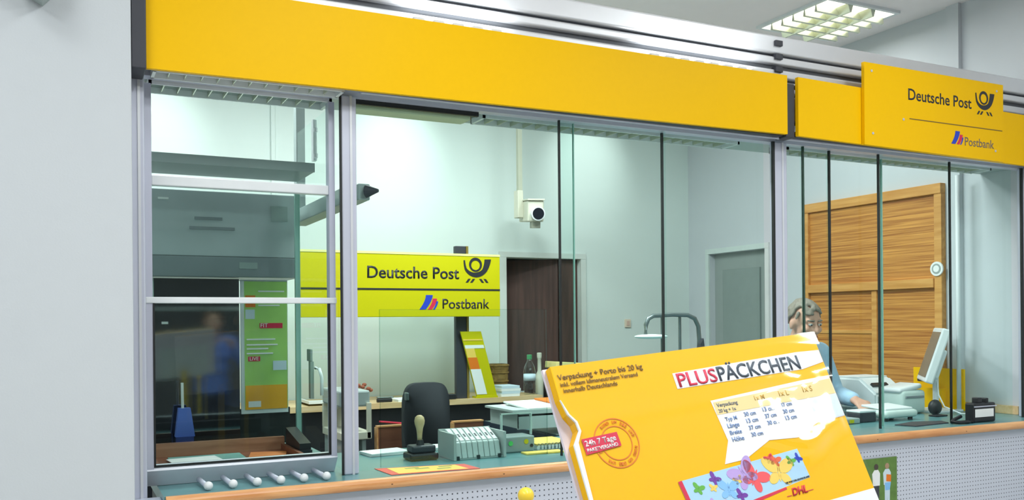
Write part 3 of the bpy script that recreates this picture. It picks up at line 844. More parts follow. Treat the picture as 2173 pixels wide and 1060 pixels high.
t = thing('candle_bottle', 'slim ivory bottle standing beside the clear water bottle', 'bottle', (3.01, 5.58, 1.01))
b = B(); lathe(b, [(.026, 0), (.028, .01), (.028, .17), (.014, .20), (.013, .285), (.016, .29), (.016, .305)], (3.01, 5.58, 1.01), 16); obj('body', b, M_ivory, t, True)
b = B(); lathe(b, [(.017, .300), (.017, .325), (.012, .328)], (3.01, 5.58, 1.01), 14); obj('cap', b, M_ivory, t)

# left end of the back desk: flowers and a grey machine, low shelf
t = thing('flower_pot', 'dried red brown flowers in a small pot at the left end of the back desk', 'flower pot', (1.71, 5.6, DZ))
b = B(); lathe(b, [(.03, 0), (.042, .045), (.044, .05), (.03, .048)], (1.72, 5.58, DZ), 16); obj('pot', b, M_steel, t)
for k in range(9):
    a = k * 2.4; r = .02 + .006 * k; x = 1.72 + r * math.cos(a); y = 5.58 + .5 * r * math.sin(a); z = DZ + .075 + .012 * ((k * 5) % 4)
    b = B(); tube(b, [(1.72, 5.58, DZ + .03), (x, y, z)], .002, 5); obj('stem', b, M_green, t)
    b = B(); ell(b, (x, y, z), (.016, .016, .012), 8, 6); obj('blossom', b, mat('russet_petal', (150, 84, 60), .7), t)
t = thing('letter_tray', 'white low letter tray on the back desk left of the flowers', 'tray', (1.2, 5.6, DZ))
b = B(); bx(b, 1.36, 1.64, 5.49, 5.75, DZ, DZ + .012); bx(b, 1.36, 1.64, 5.49, 5.50, DZ, DZ + .03); bx(b, 1.36, 1.37, 5.50, 5.75, DZ, DZ + .03); obj('body', b, M_paper, t)
t = thing('pen_row', 'few dark pens and a stapler lying on the back desk by the flowers', 'stapler', (1.85, 5.55, DZ))
b = B(); bx(b, 1.80, 1.90, 5.50, 5.53, DZ, DZ + .025, bev=.006); obj('body', b, M_black, t)
b = B(); bx(b, 1.80, 1.91, 5.503, 5.527, DZ + .026, DZ + .036, bev=.004); obj('lever', b, M_chrome, t)
tag(box('paper_sheet', M_paper, None, 1.93, 2.07, 5.475, 5.66, DZ, DZ + .014), 'thin white paper pile on the back desk behind the black chair', 'paper')

t = thing('franking_machine', 'grey white office machine on a stand, half hidden by the aluminium post', 'office machine', (1.33, 4.65, 0))
b = B(); bx(b, 1.30, 1.465, 4.60, 4.95, 1.115, 1.20, bev=.01); obj('head', b, M_steel, t)
b = B(); bx(b, 1.443, 1.465, 4.58, 4.60, .95, 1.135); bx(b, 1.30, 1.465, 4.58, 4.95, .945, .985, bev=.004); bx(b, 1.30, 1.465, 4.92, 4.95, .985, 1.115); obj('frame', b, M_ivory, t)
b = B(); bx(b, 1.31, 1.33, 4.60, 4.94, 0, .945); bx(b, 1.42, 1.44, 4.60, 4.94, 0, .945); obj('leg', b, M_steel, t)

# red brown boards behind the chair
for x0, x1, lb in ((1.508, 1.66, 'red brown upright board left of the black office chair'), (1.945, 2.12, 'red brown upright board right of the black office chair, by the teal side desk')):
    t = thing('modesty_board', lb, 'board', ((x0 + x1) / 2, 4.62, 0), 'red brown boards')
    b = B(); bx(b, x0, x1, 4.60, 4.635, 0, 1.0); obj('board', b, M_rbrown, t)
    b = B(); bx(b, x0 - .004, x1 + .002, 4.597, 4.638, 1.0, 1.008); obj('top_edge', b, M_edge, t)
    b = B(); bx(b, x0 - .010, x0 - .0002, 4.598, 4.637, 0, .9995); obj('side_edge', b, M_edge, t)
tag((lambda b: (cyl(b, (1.52, 4.618, 1.030), (1.655, 4.618, 1.0125), .0045, n=8), obj('red_pencil', b, M_red))[1])(B()), 'red pencil lying on the brown board left of the chair', 'pencil')

# teal return desk with papers
rd = thing('return_desk', 'teal side desk with navy edge running back from the counter behind the parcel', 'desk', (2.5, 4.1, 0))
b = B(); bx(b, 2.14, 3.42, 3.62, 4.60, .965, 1.0); obj('desk_top', b, M_teal, rd)
b = B(); bx(b, 2.125, 2.14, 3.61, 4.60, .955, 1.002); bx(b, 2.14, 3.42, 3.605, 3.62, .955, 1.002); obj('edge_band', b, M_navy, rd)
b = B(); bx(b, 2.2, 2.23, 3.66, 4.58, 0, .955); bx(b, 3.36, 3.39, 3.66, 4.58, 0, .955); obj('panel_leg', b, M_char, rd)

pt = thing('paper_tray', 'grey wire topped paper tray heaped with white and yellow forms', 'paper tray', (2.1, 3.9, 1.0))
b = B(); bx(b, 1.95 + .20, 2.46, 3.82, 4.09, 1.003, 1.008); obj('base', b, M_steel, pt)
b = B(); bx(b, 1.93, 2.30, 3.80, 4.10, 1.105, 1.115); bx(b, 1.93, 2.30, 3.80, 3.806, 1.045, 1.135); bx(b, 1.93, 1.936, 3.80, 4.10, 1.05, 1.135); bx(b, 2.294, 2.30, 3.80, 4.10, 1.05, 1.135); bx(b, 1.90, 2.0, 3.79, 4.10, 1.128, 1.138); obj('upper_tray', b, mat('grey_tray', (198, 208, 204), .4), pt)
b = B()
for x, y in ((2.17, 3.83), (2.29, 3.83), (2.17, 4.08), (2.29, 4.08)): cyl(b, (x, y, 1.008), (x, y, 1.105), .005, n=8)
obj('stand_rod', b, M_chrome, pt)
for k, (m_, x0, dz, a) in enumerate(((M_paper, 1.97, 0, 3), (M_paper, 1.96, .008, -5), (M_pyel, 2.08, .016, 6), (M_paper, 1.985, .024, 2), (M_orange, 2.17, .032, 8))):
    b = B(); bx(b, x0, x0 + (.24 if m_ is M_paper else .10), 3.815, 4.06, 1.118 + dz, 1.125 + dz, rot=Matrix.Rotation(R_(a), 3, 'Z') @ Matrix.Rotation(R_(4), 3, 'X')); obj('form', b, m_, pt)

# office chair
ch = thing('office_chair', 'black upholstered swivel office chair behind the stamp holder', 'chair', (1.67, 4.22, 0))
b = B()
pts = []
for k in range(0, 33):
    a = 2 * math.pi * k / 32
    ca, sa = math.cos(a), math.sin(a)
    n_ = .42
    pts.append((.122 * math.copysign(abs(ca) ** n_, ca) * (1.0 - .06 * max(0, sa)), .20 * math.copysign(abs(sa) ** n_, sa)))
prism(b, pts[:-1], (1.665, 4.28, 1.050), X_, Z_, -.055)
es = [e for e in b.edges]
bmesh.ops.bevel(b, geom=[e for e in b.edges if abs(e.calc_length()) < .09 and abs(e.verts[0].co.y - e.verts[1].co.y) < 1e-4], offset=.018, segments=3, affect='EDGES', clamp_overlap=True)
obj('backrest', b, M_fabric, ch, True)
b = B(); bx(b, 1.545, 1.560, 4.262, 4.30, 1.165, 1.205, bev=.005); obj('back_clip', b, M_chrome, ch)
b = B(); bx(b, 1.44, 1.89, 3.80, 4.24, .55, .63, bev=.035, seg=3); obj('seat', b, M_fabric, ch, True)
b = B(); tube(b, [(1.665, 4.05, .53), (1.665, 4.26, .54), (1.665, 4.335, .62), (1.665, 4.335, .92)], .022); obj('back_bracket', b, M_black, ch, True)
b = B(); cyl(b, (1.665, 4.03, .11), (1.665, 4.03, .55), .028); obj('gas_column', b, M_black, ch)
for k in range(5):
    a = 2 * math.pi * k / 5 + .3; ex, ey = 1.665 + .29 * math.cos(a), 4.03 + .29 * math.sin(a)
    b = B(); cyl(b, (1.665, 4.03, .11), (ex, ey, .075), .026, .016, 8); o = obj('base_leg', b, M_black, ch)
    b = B(); cyl(b, (ex - .012, ey, .028), (ex + .012, ey, .028), .028, n=12); obj('castor', b, M_black, o)

# tubular frame with round tray
t = thing('parcel_scale', 'grey tubular scale frame with a round white plate on the side desk', 'scale', (3.1, 4.25, 1.0))
tube_pts = [(2.945, 4.2, 1.47), (2.948, 4.2, 1.53), (2.965, 4.2, 1.566), (3.0, 4.2, 1.582), (3.13, 4.2, 1.588), (3.24, 4.2, 1.585), (3.29, 4.2, 1.565), (3.315, 4.2, 1.52), (3.322, 4.2, 1.44), (3.318, 4.2, 1.36)]
b = B(); tube(b, tube_pts, .013, 10); obj('frame_tube', b, M_chrome, t, True)
for x, nm in ((3.066, 'upright'), (3.19, 'upright')):
    b = B(); cyl(b, (x, 4.21, 1.03), (x, 4.21, 1.586), .009, n=10); obj(nm, b, M_chrome, t)
b = B(); ell(b, (2.975, 4.19, 1.465), (.098, .09, .014), 28, 10); obj('plate', b, mat('pale_plate', (214, 230, 226), .3), t, True)
b = B(); bx(b, 2.93, 3.34, 4.12, 4.30, 1.001, 1.05, bev=.01); obj('base', b, M_steel, t)
b = B(); prism(b, [(0, 0), (.03, .10), (.05, .13), (.06, .06), (.055, 0)], (3.272, 4.19, 1.32), X_, Z_, .03); obj('side_shield', b, M_char, t)
t = thing('wall_switch', 'small beige switch plate on the back wall right of the brown door', 'switch', (4.03, YB, 1.54))
b = B(); bx(b, 4.005, 4.06, YB - .012, YB, 1.505, 1.57, bev=.003); obj('plate', b, mat('beige_switch', (220, 204, 184), .5), t)
b = B(); bx(b, 4.02, 4.045, YB - .016, YB - .012, 1.52, 1.555, bev=.001); obj('rocker', b, mat('pink_rocker', (206, 176, 160), .5), t)

# CCTV camera on its drop pole
cc = thing('security_camera', 'ivory security camera hanging from a drop pole before the back wall', 'camera', (2.95, 5.6, 2.35))
b = B(); bx(b, 2.862, 2.893, 5.59, 5.62, 2.47, CEIL); obj('drop_pole', b, mat('pole_ivory', (176, 178, 160), .5), cc)
b = B(); lathe(b, [(.05, 0), (.05, -.02), (.02, -.03)], (2.878, 5.605, CEIL), 16); obj('ceiling_flange', b, M_ivory, cc)
CL, CA = (2.945, 5.56, 2.325), R_(-17)


def cpart(nm, m_, fn, par=cc, smooth=False):
    b = B(); fn(b)
    bmesh.ops.transform(b, matrix=Matrix.Translation(Vector(CL)) @ Matrix.Rotation(CA, 4, 'Z') @ Matrix.Rotation(R_(6), 4, 'X'), verts=b.verts)
    return obj(nm, b, m_, par, smooth)


cpart('housing', M_ivory, lambda b: bx(b, -.056, .056, -.17, .17, -.075, .068, bev=.010))
cpart('sun_cover', M_ivory, lambda b: bx(b, -.060, .060, -.185, .175, .069, .080, bev=.003))
o = cpart('lens_barrel', M_white, lambda b: cyl(b, (.008, -.168, -.020), (.008, -.215, -.020), .047, n=28))
cpart('lens_glass', mat('lens_black', (30, 32, 40), .12), lambda b: cyl(b, (.008, -.2155, -.020), (.008, -.219, -.020), .039, n=28), o)
cpart('lower_bracket', mat('camera_grey', (138, 140, 124), .5), lambda b: bx(b, -.028, .034, -.165, -.10, -.118, -.076, bev=.003))
b = B(); bx(b, 2.855, 2.897, 5.585, 5.65, 2.28, 2.47, bev=.004); obj('pole_clamp', b, M_ivory, cc)

# ================================================================== things on the counter behind the glass
st = thing('hand_stamp', 'black hand stamp with a pale wooden knob handle on the counter', 'stamp', (1.23, 3.25, 1.03))
b = B(); bx(b, 1.176, 1.292, 3.205, 3.295, 1.031, 1.058, bev=.008); obj('base', b, M_black, st)
b = B(); bx(b, 1.188, 1.284, 3.215, 3.285, 1.058, 1.086, bev=.007); obj('body', b, M_char, st)
b = B(); cyl(b, (1.232, 3.25, 1.085), (1.232, 3.25, 1.105), .016, .011); obj('neck', b, M_black, st)
b = B(); lathe(b, [(.009, 1.100), (.010, 1.125), (.013, 1.148), (.0185, 1.165), (.020, 1.178), (.0165, 1.192), (.008, 1.199), (.001, 1.2)], (1.230, 3.25, 0), 18); obj('knob_handle', b, M_beech, st, True)

cn = thing('coin_tray', 'grey plastic coin tray with sloping coin columns on the counter', 'coin tray', (1.44, 3.2, 1.03))
b = B(); bx(b, 1.336, 1.534, 3.148, 3.29, 1.031, 1.0358); obj('body', b, M_steel, cn)
for k in range(8):
    x = 1.352 + .0235 * k
    b = B(); prism(b, [(3.150, 1.036), (3.27, 1.036), (3.27, 1.1375), (3.166, 1.094)], (x - .0108, 0, 0), (0, 1, 0), Z_, .0216); bmesh.ops.bevel(b, geom=list(b.edges), offset=.002, segments=1, affect='EDGES'); o = obj('coin_column', b, mat('coin_grey', (186, 196, 194), .35), cn, False)
    b = B(); prism(b, [(3.176, 1.0995), (3.262, 1.1355), (3.262, 1.137), (3.176, 1.101)], (x - .0085, 0, 0), (0, 1, 0), Z_, .017); o2 = obj('value_label', b, M_paper, o)
    b = B(); prism(b, [(3.20, 1.1108), (3.222, 1.12), (3.222, 1.1208), (3.20, 1.1116)], (x - .004, 0, 0), (0, 1, 0), Z_, .008); obj('label_mark', b, M_ink, cn)
b = B(); bx(b, 1.325, 1.336, 3.14, 3.30, 1.031, 1.13); bx(b, 1.534, 1.545, 3.14, 3.30, 1.031, 1.13); bx(b, 1.325, 1.545, 3.29, 3.298, 1.031, 1.135); obj('side_cheek', b, mat('cheek_grey', (178, 186, 184), .4), cn)
b = B()
for x in (1.345, 1.43, 1.52): bx(b, x - .006, x + .006, 3.145, 3.155, 1.031, 1.045)
obj('foot', b, M_black, cn)

ab = thing('leaflet_box', 'grey box with green and yellow stickers under a clear acrylic stand', 'box', (1.64, 3.25, 1.03))
b = B(); bx(b, 1.562, 1.715, 3.225, 3.33, 1.031, 1.094, bev=.005); obj('body', b, mat('box_grey', (148, 160, 160), .35), ab)
b = B(); cyl(b, (1.606, 3.224, 1.068), (1.606, 3.2225, 1.068), .010, n=14); obj('green_dot', b, mat('sticker_green', (90, 214, 110), .5), ab)
b = B(); cyl(b, (1.676, 3.224, 1.072), (1.676, 3.2225, 1.072), .010, n=14); obj('yellow_dot', b, M_yel2, ab)
b = B(); cyl(b, (1.70, 3.224, 1.055), (1.70, 3.221, 1.055), .007, n=12); obj('dark_button', b, M_black, ab)
b = B(); bx(b, 1.585, 1.715, 3.262, 3.266, 1.095, 1.18); obj('acrylic_sheet', b, M_acryl, ab)
b = B(); bx(b, 1.582, 1.586, 3.255, 3.27, 1.095, 1.184); bx(b, 1.715, 1.719, 3.255, 3.27, 1.095, 1.184); bx(b, 1.582, 1.719, 3.26, 3.268, 1.18, 1.185); obj('acrylic_edge', b, mat('acrylic_edge', (196, 214, 208), .2), ab)

sp = thing('ring_binder', 'white spiral bound booklet with yellow cover behind the acrylic stand', 'booklet', (1.8, 3.30, 1.03))
b = B(); bx(b, 1.735, 1.90, 3.24, 3.42, 1.031, 1.05); obj('pages', b, M_paper, sp)
b = B(); bx(b, 1.732, 1.905, 3.238, 3.424, 1.0505, 1.056); obj('cover', b, M_pyel, sp)
b = B(); tube(b, [(1.735 + .165 * k / 60, 3.232 + .009 * math.cos(k * 1.05), 1.046 + .012 * math.sin(k * 1.05)) for k in range(61)], .0018, 5); obj('spiral', b, M_chrome, sp)
tag(box('yellow_slip', M_pyel, None, 1.635, 1.80, 3.135, 3.19, 1.031, 1.037, rot=Matrix.Rotation(R_(-3), 3, 'Z')), 'pale yellow slip on the counter beneath the grey box', 'slip')
for k, (x0, y0, a, lb) in enumerate(((1.075, 3.40, 4, 'white sheet of paper on the counter left of the hand stamp'), (1.30, 3.43, -8, 'white sheet of paper behind the hand stamp'))):
    t = thing('paper_sheet', lb, 'paper', (x0, y0, 1.03))
    for j in range(3):
        b = B(); bx(b, x0, x0 + .17, y0, y0 + .115, 1.031 + .004 * j, 1.0345 + .004 * j, rot=Matrix.Rotation(R_(a + 2 * j), 3, 'Z')); obj('sheet', b, M_paper, t)
mt = thing('counter_mat', 'yellow advertising mat with red border on the counter before the stamp', 'mat', (1.18, 3.02, 1.03))
b = B(); prism(b, [(1.005, 3.115), (1.33, 3.055), (1.34, 2.935), (1.015, 2.955)], (0, 0, 1.0308), X_, (0, 1, 0), .0012); obj('border', b, mat('mat_red', (222, 96, 80), .5), mt)
b = B(); prism(b, [(1.045, 3.095), (1.29, 3.05), (1.30, 2.948), (1.045, 2.965)], (0, 0, 1.0321), X_, (0, 1, 0), .0006); obj('yellow_field', b, M_pyel, mt)
for x, y in ((1.13, 3.02), (1.22, 3.025), (1.20, 2.985), (1.10, 3.045)):
    b = B(); bx(b, x, x + .05, y, y + .018, 1.0327, 1.0333); obj('print_block', b, mat('olive_print', (150, 160, 90), .6), mt)

# ---------------------------------------------- right group
def local(name, m_, parent, fn, loc, rz=0.0, tilt=0.0, smooth=False):
    b = B(); fn(b)
    M = Matrix.Translation(Vector(loc)) @ Matrix.Rotation(rz, 4, 'Z') @ Matrix.Rotation(tilt, 4, 'X')
    bmesh.ops.transform(b, matrix=M, verts=b.verts)
    return obj(name, b, m_, parent, smooth)


# monitor: seen almost edge on, screen turned to the clerk, leaning back
mo = thing('monitor', 'white flat monitor seen nearly edge on before the oak panel', 'monitor', (4.42, 3.50, 1.03))
ang = R_(47)           # local x runs away from the viewer; local -y is the back
L_ = (4.345, 3.50, 1.20)
local('casing', M_white, mo, lambda b: bx(b, -.17, .17, -.022, .022, 0, .31, bev=.008), L_, ang - R_(1), R_(18))
local('screen', mat('screen_dark', (112, 116, 112), .25), mo, lambda b: bx(b, -.15, .15, .0222, .0235, .025, .285), L_, ang - R_(1), R_(18))
local('rear_bulge', M_white, mo, lambda b: bx(b, -.10, .10, -.05, -.02, .03, .2, bev=.012), L_, ang - R_(1), R_(18))
b = B(); cyl(b, (4.40, 3.47, 1.04), (4.40, 3.47, 1.24), .016); obj('neck', b, M_white, mo)
b = B(); lathe(b, [(.10, 0), (.10, .010), (.05, .018), (.02, .025)], (4.42, 3.49, 1.031), 20); obj('foot', b, M_white, mo)
b = B(); tube(b, [(4.40, 3.46, 1.21), (4.36, 3.42, 1.13), (4.33, 3.36, 1.07), (4.36, 3.28, 1.037), (4.42, 3.24, 1.036)], .004, 6); obj('cable', b, M_white, mo)
yb = thing('yellow_stand', 'bright yellow leaflet holder behind the monitor at the right wall', 'leaflet holder', (4.56, 3.58, 1.03))
b = B(); bx(b, 4.562, 4.575, 3.415, 3.75, 1.031, 1.265); obj('back_board', b, M_yel, yb)
b = B(); bx(b, 4.558, 4.562, 3.58, 3.72, 1.185, 1.20); obj('black_band', b, M_black, yb)
b = B(); bx(b, 4.525, 4.532, 3.53, 3.75, 1.031, 1.15); bx(b, 4.532, 4.562, 3.53, 3.54, 1.031, 1.15); bx(b, 4.532, 4.562, 3.74, 3.75, 1.031, 1.15); obj('pocket', b, M_yel, yb)
t = thing('cable_pole', 'thin white pole rising from the counter to the soffit right of the monitor', 'pole', (4.545, 3.43, 1.03))
b = B(); cyl(b, (4.535, 3.425, 1.04), (4.535, 3.425, 2.36), .012, n=14); obj('tube', b, M_white, t, True)
b = B(); cyl(b, (4.535, 3.425, 1.031), (4.535, 3.425, 1.04), .022, n=16); obj('foot', b, M_white, t)

p1 = thing('label_printer', 'white printer with dark paper slot by the clerk on the side desk', 'printer', (4.05, 3.7, 1.03))
b = B(); prism(b, [(3.62, 1.031), (3.92, 1.031), (3.92, 1.215), (3.74, 1.215), (3.62, 1.13)], (4.10, 0, 0), (0, 1, 0), Z_, .25); bmesh.ops.bevel(b, geom=list(b.edges), offset=.012, segments=2, affect='EDGES'); obj('body', b, M_white, p1)
b = B(); bx(b, 4.13, 4.25, 3.668, 3.69, 1.16, 1.186, rot=Matrix.Rotation(R_(35), 3, 'X')); obj('slot', b, M_black, p1)
b = B(); bx(b, 4.11, 4.34, 3.75, 3.91, 1.213, 1.222, bev=.004); obj('lid', b, M_white, p1)
p2 = thing('receipt_printer', 'white boxy printer with rounded top in front of the monitor', 'printer', (4.28, 3.45, 1.03))
b = B(); bx(b, 4.10, 4.285, 3.44, 3.60, 1.031, 1.16, bev=.02, seg=3); obj('body', b, mat('mint_white', (206, 222, 216), .4), p2, True)
b = B(); bx(b, 4.09, 4.27, 3.45, 3.60, 1.155, 1.185, bev=.014, seg=3, rot=Matrix.Rotation(R_(-8), 3, 'Y')); obj('lid', b, M_white, p2, True)
b = B(); bx(b, 4.12, 4.26, 3.433, 3.441, 1.12, 1.13); obj('paper_slot', b, M_greyd, p2)
p3 = thing('counter_scale', 'rounded white scale on the counter right of the parcel', 'scale', (3.84, 3.32, 1.03))
b = B(); bx(b, 3.74, 3.98, 3.24, 3.42, 1.045, 1.085, bev=.018, seg=3); obj('body', b, mat('scale_white', (206, 220, 214), .35), p3, True)
b = B(); bx(b, 3.76, 3.96, 3.26, 3.42, 1.088, 1.10, bev=.005, rot=Matrix.Rotation(R_(4), 3, 'X')); obj('plate', b, M_white, p3)
b = B()
for x, y in ((3.77, 3.27), (3.95, 3.27), (3.77, 3.39), (3.95, 3.39)): cyl(b, (x, y, 1.03), (x, y, 1.047), .012, n=10)
obj('foot', b, M_black, p3)
p4 = thing('scanner_box', 'small dark box with white top left of the white scale', 'box', (3.66, 3.34, 1.03))
b = B(); bx(b, 3.60, 3.715, 3.28, 3.37, 1.031, 1.078, bev=.004); obj('body', b, M_char, p4)
b = B(); bx(b, 3.60, 3.715, 3.28, 3.37, 1.079, 1.09, bev=.003); obj('top', b, M_white, p4)
p5 = thing('key_pad', 'flat grey key pad with a yellow sticker beside the parcel', 'key pad', (3.50, 3.33, 1.03))
b = B(); bx(b, 3.42, 3.58, 3.26, 3.40, 1.031, 1.058, bev=.005); obj('body', b, M_steel, p5)
b = B(); bx(b, 3.505, 3.535, 3.2575, 3.26, 1.036, 1.052); obj('sticker', b, M_yel2, p5)
mp = tag((lambda b: (prism(b, [(3.66, 3.12), (3.70, 3.03), (3.96, 3.05), (4.0, 3.12), (3.84, 3.17)], (0, 0, 1.0305), X_, (0, 1, 0), .004), obj('mouse_pad', b, M_char))[1])(B()), 'dark mouse pad lying on the counter left of the card reader', 'mouse pad')
ms = thing('computer_mouse', 'black round computer mouse on a stand before the white printer', 'mouse', (4.24, 3.36, 1.03))
b = B(); ell(b, (4.235, 3.345, 1.073), (.042, .03, .042), 18, 12); obj('body', b, M_black, ms, True)
b = B(); bx(b, 4.15, 4.24, 3.27, 3.32, 1.031, 1.039, bev=.003); obj('foot', b, M_black, ms)
cr_t = thing('card_reader', 'black card reader with white label on the counter at right', 'card reader', (4.14, 3.02, 1.03))
b = B(); bx(b, 4.072, 4.235, 2.99, 3.045, 1.031, 1.128, bev=.008); obj('body', b, M_black, cr_t)
b = B(); bx(b, 4.078, 4.215, 2.9875, 2.990, 1.058, 1.098); obj('front_plate', b, M_paper, cr_t)
b = B(); bx(b, 4.112, 4.145, 3.0, 3.035, 1.126, 1.154, bev=.004); obj('top_lug', b, M_black, cr_t)
b = B(); bx(b, 4.175, 4.195, 3.0, 3.035, 1.126, 1.150, bev=.004); obj('top_lug', b, M_black, cr_t)
b = B(); bx(b, 4.07, 4.237, 2.986, 2.99, 1.108, 1.113); obj('trim_line', b, M_alu, cr_t)
t = thing('pen_strap', 'black pen with a looped black cord lying left of the card reader', 'pen', (3.98, 3.02, 1.03))
b = B(); tube(b, [(4.068, 3.0, 1.038), (4.02, 2.985, 1.04), (3.96, 2.99, 1.04), (3.93, 3.01, 1.042), (3.97, 3.03, 1.048), (4.03, 3.035, 1.062)], .009, 8); obj('cord', b, M_black, t, True)
tag((lambda b: (tube(b, [(4.40, 3.20, 1.036), (4.30, 3.14, 1.036), (4.22, 3.10, 1.036), (4.14, 3.075, 1.036)], .004, 6), obj('white_cable', b, M_white))[1])(B()), 'white cable running across the counter behind the card reader', 'cable')

# ================================================================== picture card on the perforated front
pc = thing('photo_card', 'picture card of two walkers on the perforated counter front', 'picture card', (3.365, 2.95, .70))
def card(poly, m_, d=.0, nm='print'):
    b = B(); prism(b, poly, (0, 2.9505 - .0009 * d, 0), X_, Z_, .0009 if d else .0025); return obj(nm, b, m_, pc)
card([(3.255, .66), (3.47, .66), (3.47, .915), (3.255, .915)], mat('card_green', (96, 130, 60), .6, var=.35, scale=30), 0, 'sheet')
card([(3.256, .661), (3.469, .661), (3.469, .85), (3.256, .84)], mat('card_path', (150, 160, 146), .6, var=.2, scale=40), 1, 'path_print')
for cx_, sh, hd, lg, nm in ((3.335, M_paper, mat('hair_dark', (74, 66, 58), .7), M_char, 'walker_print'), (3.405, M_paperb, mat('hair_fair', (168, 138, 110), .7), M_paperb, 'walker_print')):
    card(ring2d(.0135, 14, (cx_, .876)), hd, 3, nm)
    card([(cx_ - .012, .862), (cx_ + .012, .862), (cx_ + .024, .845), (cx_ + .022, .79), (cx_ - .022, .79), (cx_ - .026, .845)], sh, 3, nm)
    card([(cx_ - .016, .79), (cx_ + .018, .79), (cx_ + .014, .665), (cx_ + .003, .665), (cx_, .74), (cx_ - .004, .665), (cx_ - .016, .665)], lg, 3, nm)
card([(3.40, .838), (3.43, .834), (3.428, .802), (3.398, .806)], M_orange, 4, 'bag_print'); card([(3.39, .80), (3.428, .80), (3.42, .765), (3.392, .765)], M_pblue, 4, 'shorts_print')

# ================================================================== the yellow parcel set in the foreground
P0 = Vector((.5615, 1.0125, 1.4928)); PU = Vector((.9963, -.0051, .0857)).normalized(); PV = Vector((.0763, -.4046, -.9113))
PV = (PV - PU * PV.dot(PU)).normalized(); PN = PU.cross(PV) * -1
if PN.y > 0: PN = -PN
PW, PH = .45, .345


def Q(u, v, d=0.0): return P0 + PU * u + PV * v + PN * d


def pq(parent, nm, poly, m_, lay=1):
    b = B()
    o0 = Q(0, 0, .0003 * lay)
    prism(b, poly, o0, PU, PV, -.0002)
    return obj(nm, b, m_, parent)


pk = thing('parcel_set', 'yellow flat packed parcel carton wrapped in clear film, leaning in the foreground', 'parcel', tuple(Q(.225, PH, -.01)))
outline = [(0, 0), (.448, 0), (.45, .003), (.45, PH), (0, PH), (0, .20), (.001, .105), (.012, .088), (.011, .078), (.004, .066), (0, .045)]
b = B(); prism(b, outline, Q(0, 0, 0), PU, PV, .014); obj('carton', b, M_card, pk)
b = B(); prism(b, [(-.004, -.002), (.452, -.002), (.452, PH), (-.004, PH)], Q(0, 0, -.0145), PU, PV, .005); obj('back_sheet', b, mat('lilac_white_board', (226, 216, 226), .5), pk)
b = B(); prism(b, [(.0, .048), (.006, .066), (.014, .077), (.0155, .09), (.007, .104), (.003, .20), (.006, PH), (-.001, PH), (-.001, .20), (.0, .106), (.0125, .089), (.0115, .078), (.0035, .066), (-.001, .046)], Q(0, 0, .0006), PU, PV, -.003); obj('flap_edge', b, M_paper, pk)


def ptext(nm, s, u, v, wd, m_, bold=0.0, rot=0.0, lay=3, shear=0.0, height=None):
    a = R_(rot); ux = PU * math.cos(a) - PV * math.sin(a); uy = -PV * math.cos(a) - PU * math.sin(a)
    return text(nm, s, Q(u, v, .0003 * lay), ux, uy, wd, m_, pk, bold=bold, depth=.0003, shear=shear, height=height)


ink2 = mat('brown_ink', (122, 92, 30), .6)
ptext('lettering', 'Verpackung + Porto bis 20 kg', .006, .0195, .130, ink2, .004)
ptext('lettering', 'inkl. vollem klimaneutralem Versand', .007, .0285, .118, ink2)
ptext('lettering', 'innerhalb Deutschlands', .009, .037, .081, ink2)
pq(pk, 'title_band', [(.180, .032), (.405, .027), (.449, .0285), (.449, .0475), (.405, .054), (.180, .0545)], mat('band_white', (232, 236, 244), .5), 1)
ptext('lettering', 'PLUS', .1845, .0525, .066, M_red, .012, 0, height=.0195)
ptext('lettering', 'PÄCKCHEN', .2535, .0525, .1495, mat('slate_ink', (52, 66, 80), .5), .012, 0, height=.0255)
# white size table across the middle, narrowing where the film bunches
pq(pk, 'size_table', [(.226, .078), (.395, .070), (.449, .069), (.449, .132), (.396, .134), (.35, .150), (.30, .146), (.25, .165), (.214, .166), (.232, .136)], mat('table_white', (240, 240, 238), .5), 1)
pq(pk, 'table_head', [(.229, .081), (.448, .074), (.448, .097), (.229, .099)], mat('table_head', (238, 214, 150), .5), 2)
pq(pk, 'pale_field', [(.396, .1), (.449, .098), (.449, .131), (.396, .133)], mat('table_blue', (214, 228, 244), .5), 2)
gi = mat('table_ink', (92, 104, 120), .5); bi = mat('table_blue_ink', (120, 150, 200), .5)
ptext('lettering', 'Verpackung', .233, .0885, .036, gi, .01); ptext('lettering', '20 kg + 1x', .233, .0965, .030, gi, .008)
for r in range(4):
    for c in range(4):
        if r == 3 and c > 1: continue
        ptext('lettering', (('Typ M', 'Länge', 'Breite', 'Höhe')[r] if c == 0 else ('37 cm', '30 cm', '13 cm')[(r + c) % 3]), .239 + .034 * c, .1095 + .0098 * r - .002 * c, .020, bi, .004)
for c in range(3): ptext('lettering', ('1x M', '1x L', '1x S')[c], .30 + .045 * c, .088, .018, mat('gold_ink', (204, 160, 60), .5), .006)
# round seal with red ribbon
def annulus(r0, r1, m_, nm, lay):
    b = B(); strip(b, ring2d(r0, 40, (.0625, .112)), ring2d(r1, 40, (.0625, .112)), Q(0, 0, .0003 * lay), PU, PV, -.0003, True); obj(nm, b, m_, pk)
m_or = mat('seal_orange', (224, 120, 20), .5)
annulus(.0315, .0330, m_or, 'seal_ring', 1); annulus(.0215, .0228, m_or, 'seal_ring', 1)
sw = 'RUND UM DIE UHR · PAKETE · RUND UM DIE UHR · '
for k, chh in enumerate(sw):
    if chh in ' ·': continue
    a = 2 * math.pi * k / len(sw) + .35
    u_, v_ = .0625 + .0272 * math.cos(a), .112 + .0272 * math.sin(a)
    ux = PU * -math.sin(a) + PV * math.cos(a); uy = PU * math.cos(a) + PV * math.sin(a)
    o_ = Q(u_, v_, .0009) - ux * .0013 - uy * .0018
    text('seal_letter', chh, o_, ux, uy, .0027, m_or, pk, height=.0042, depth=.0003)
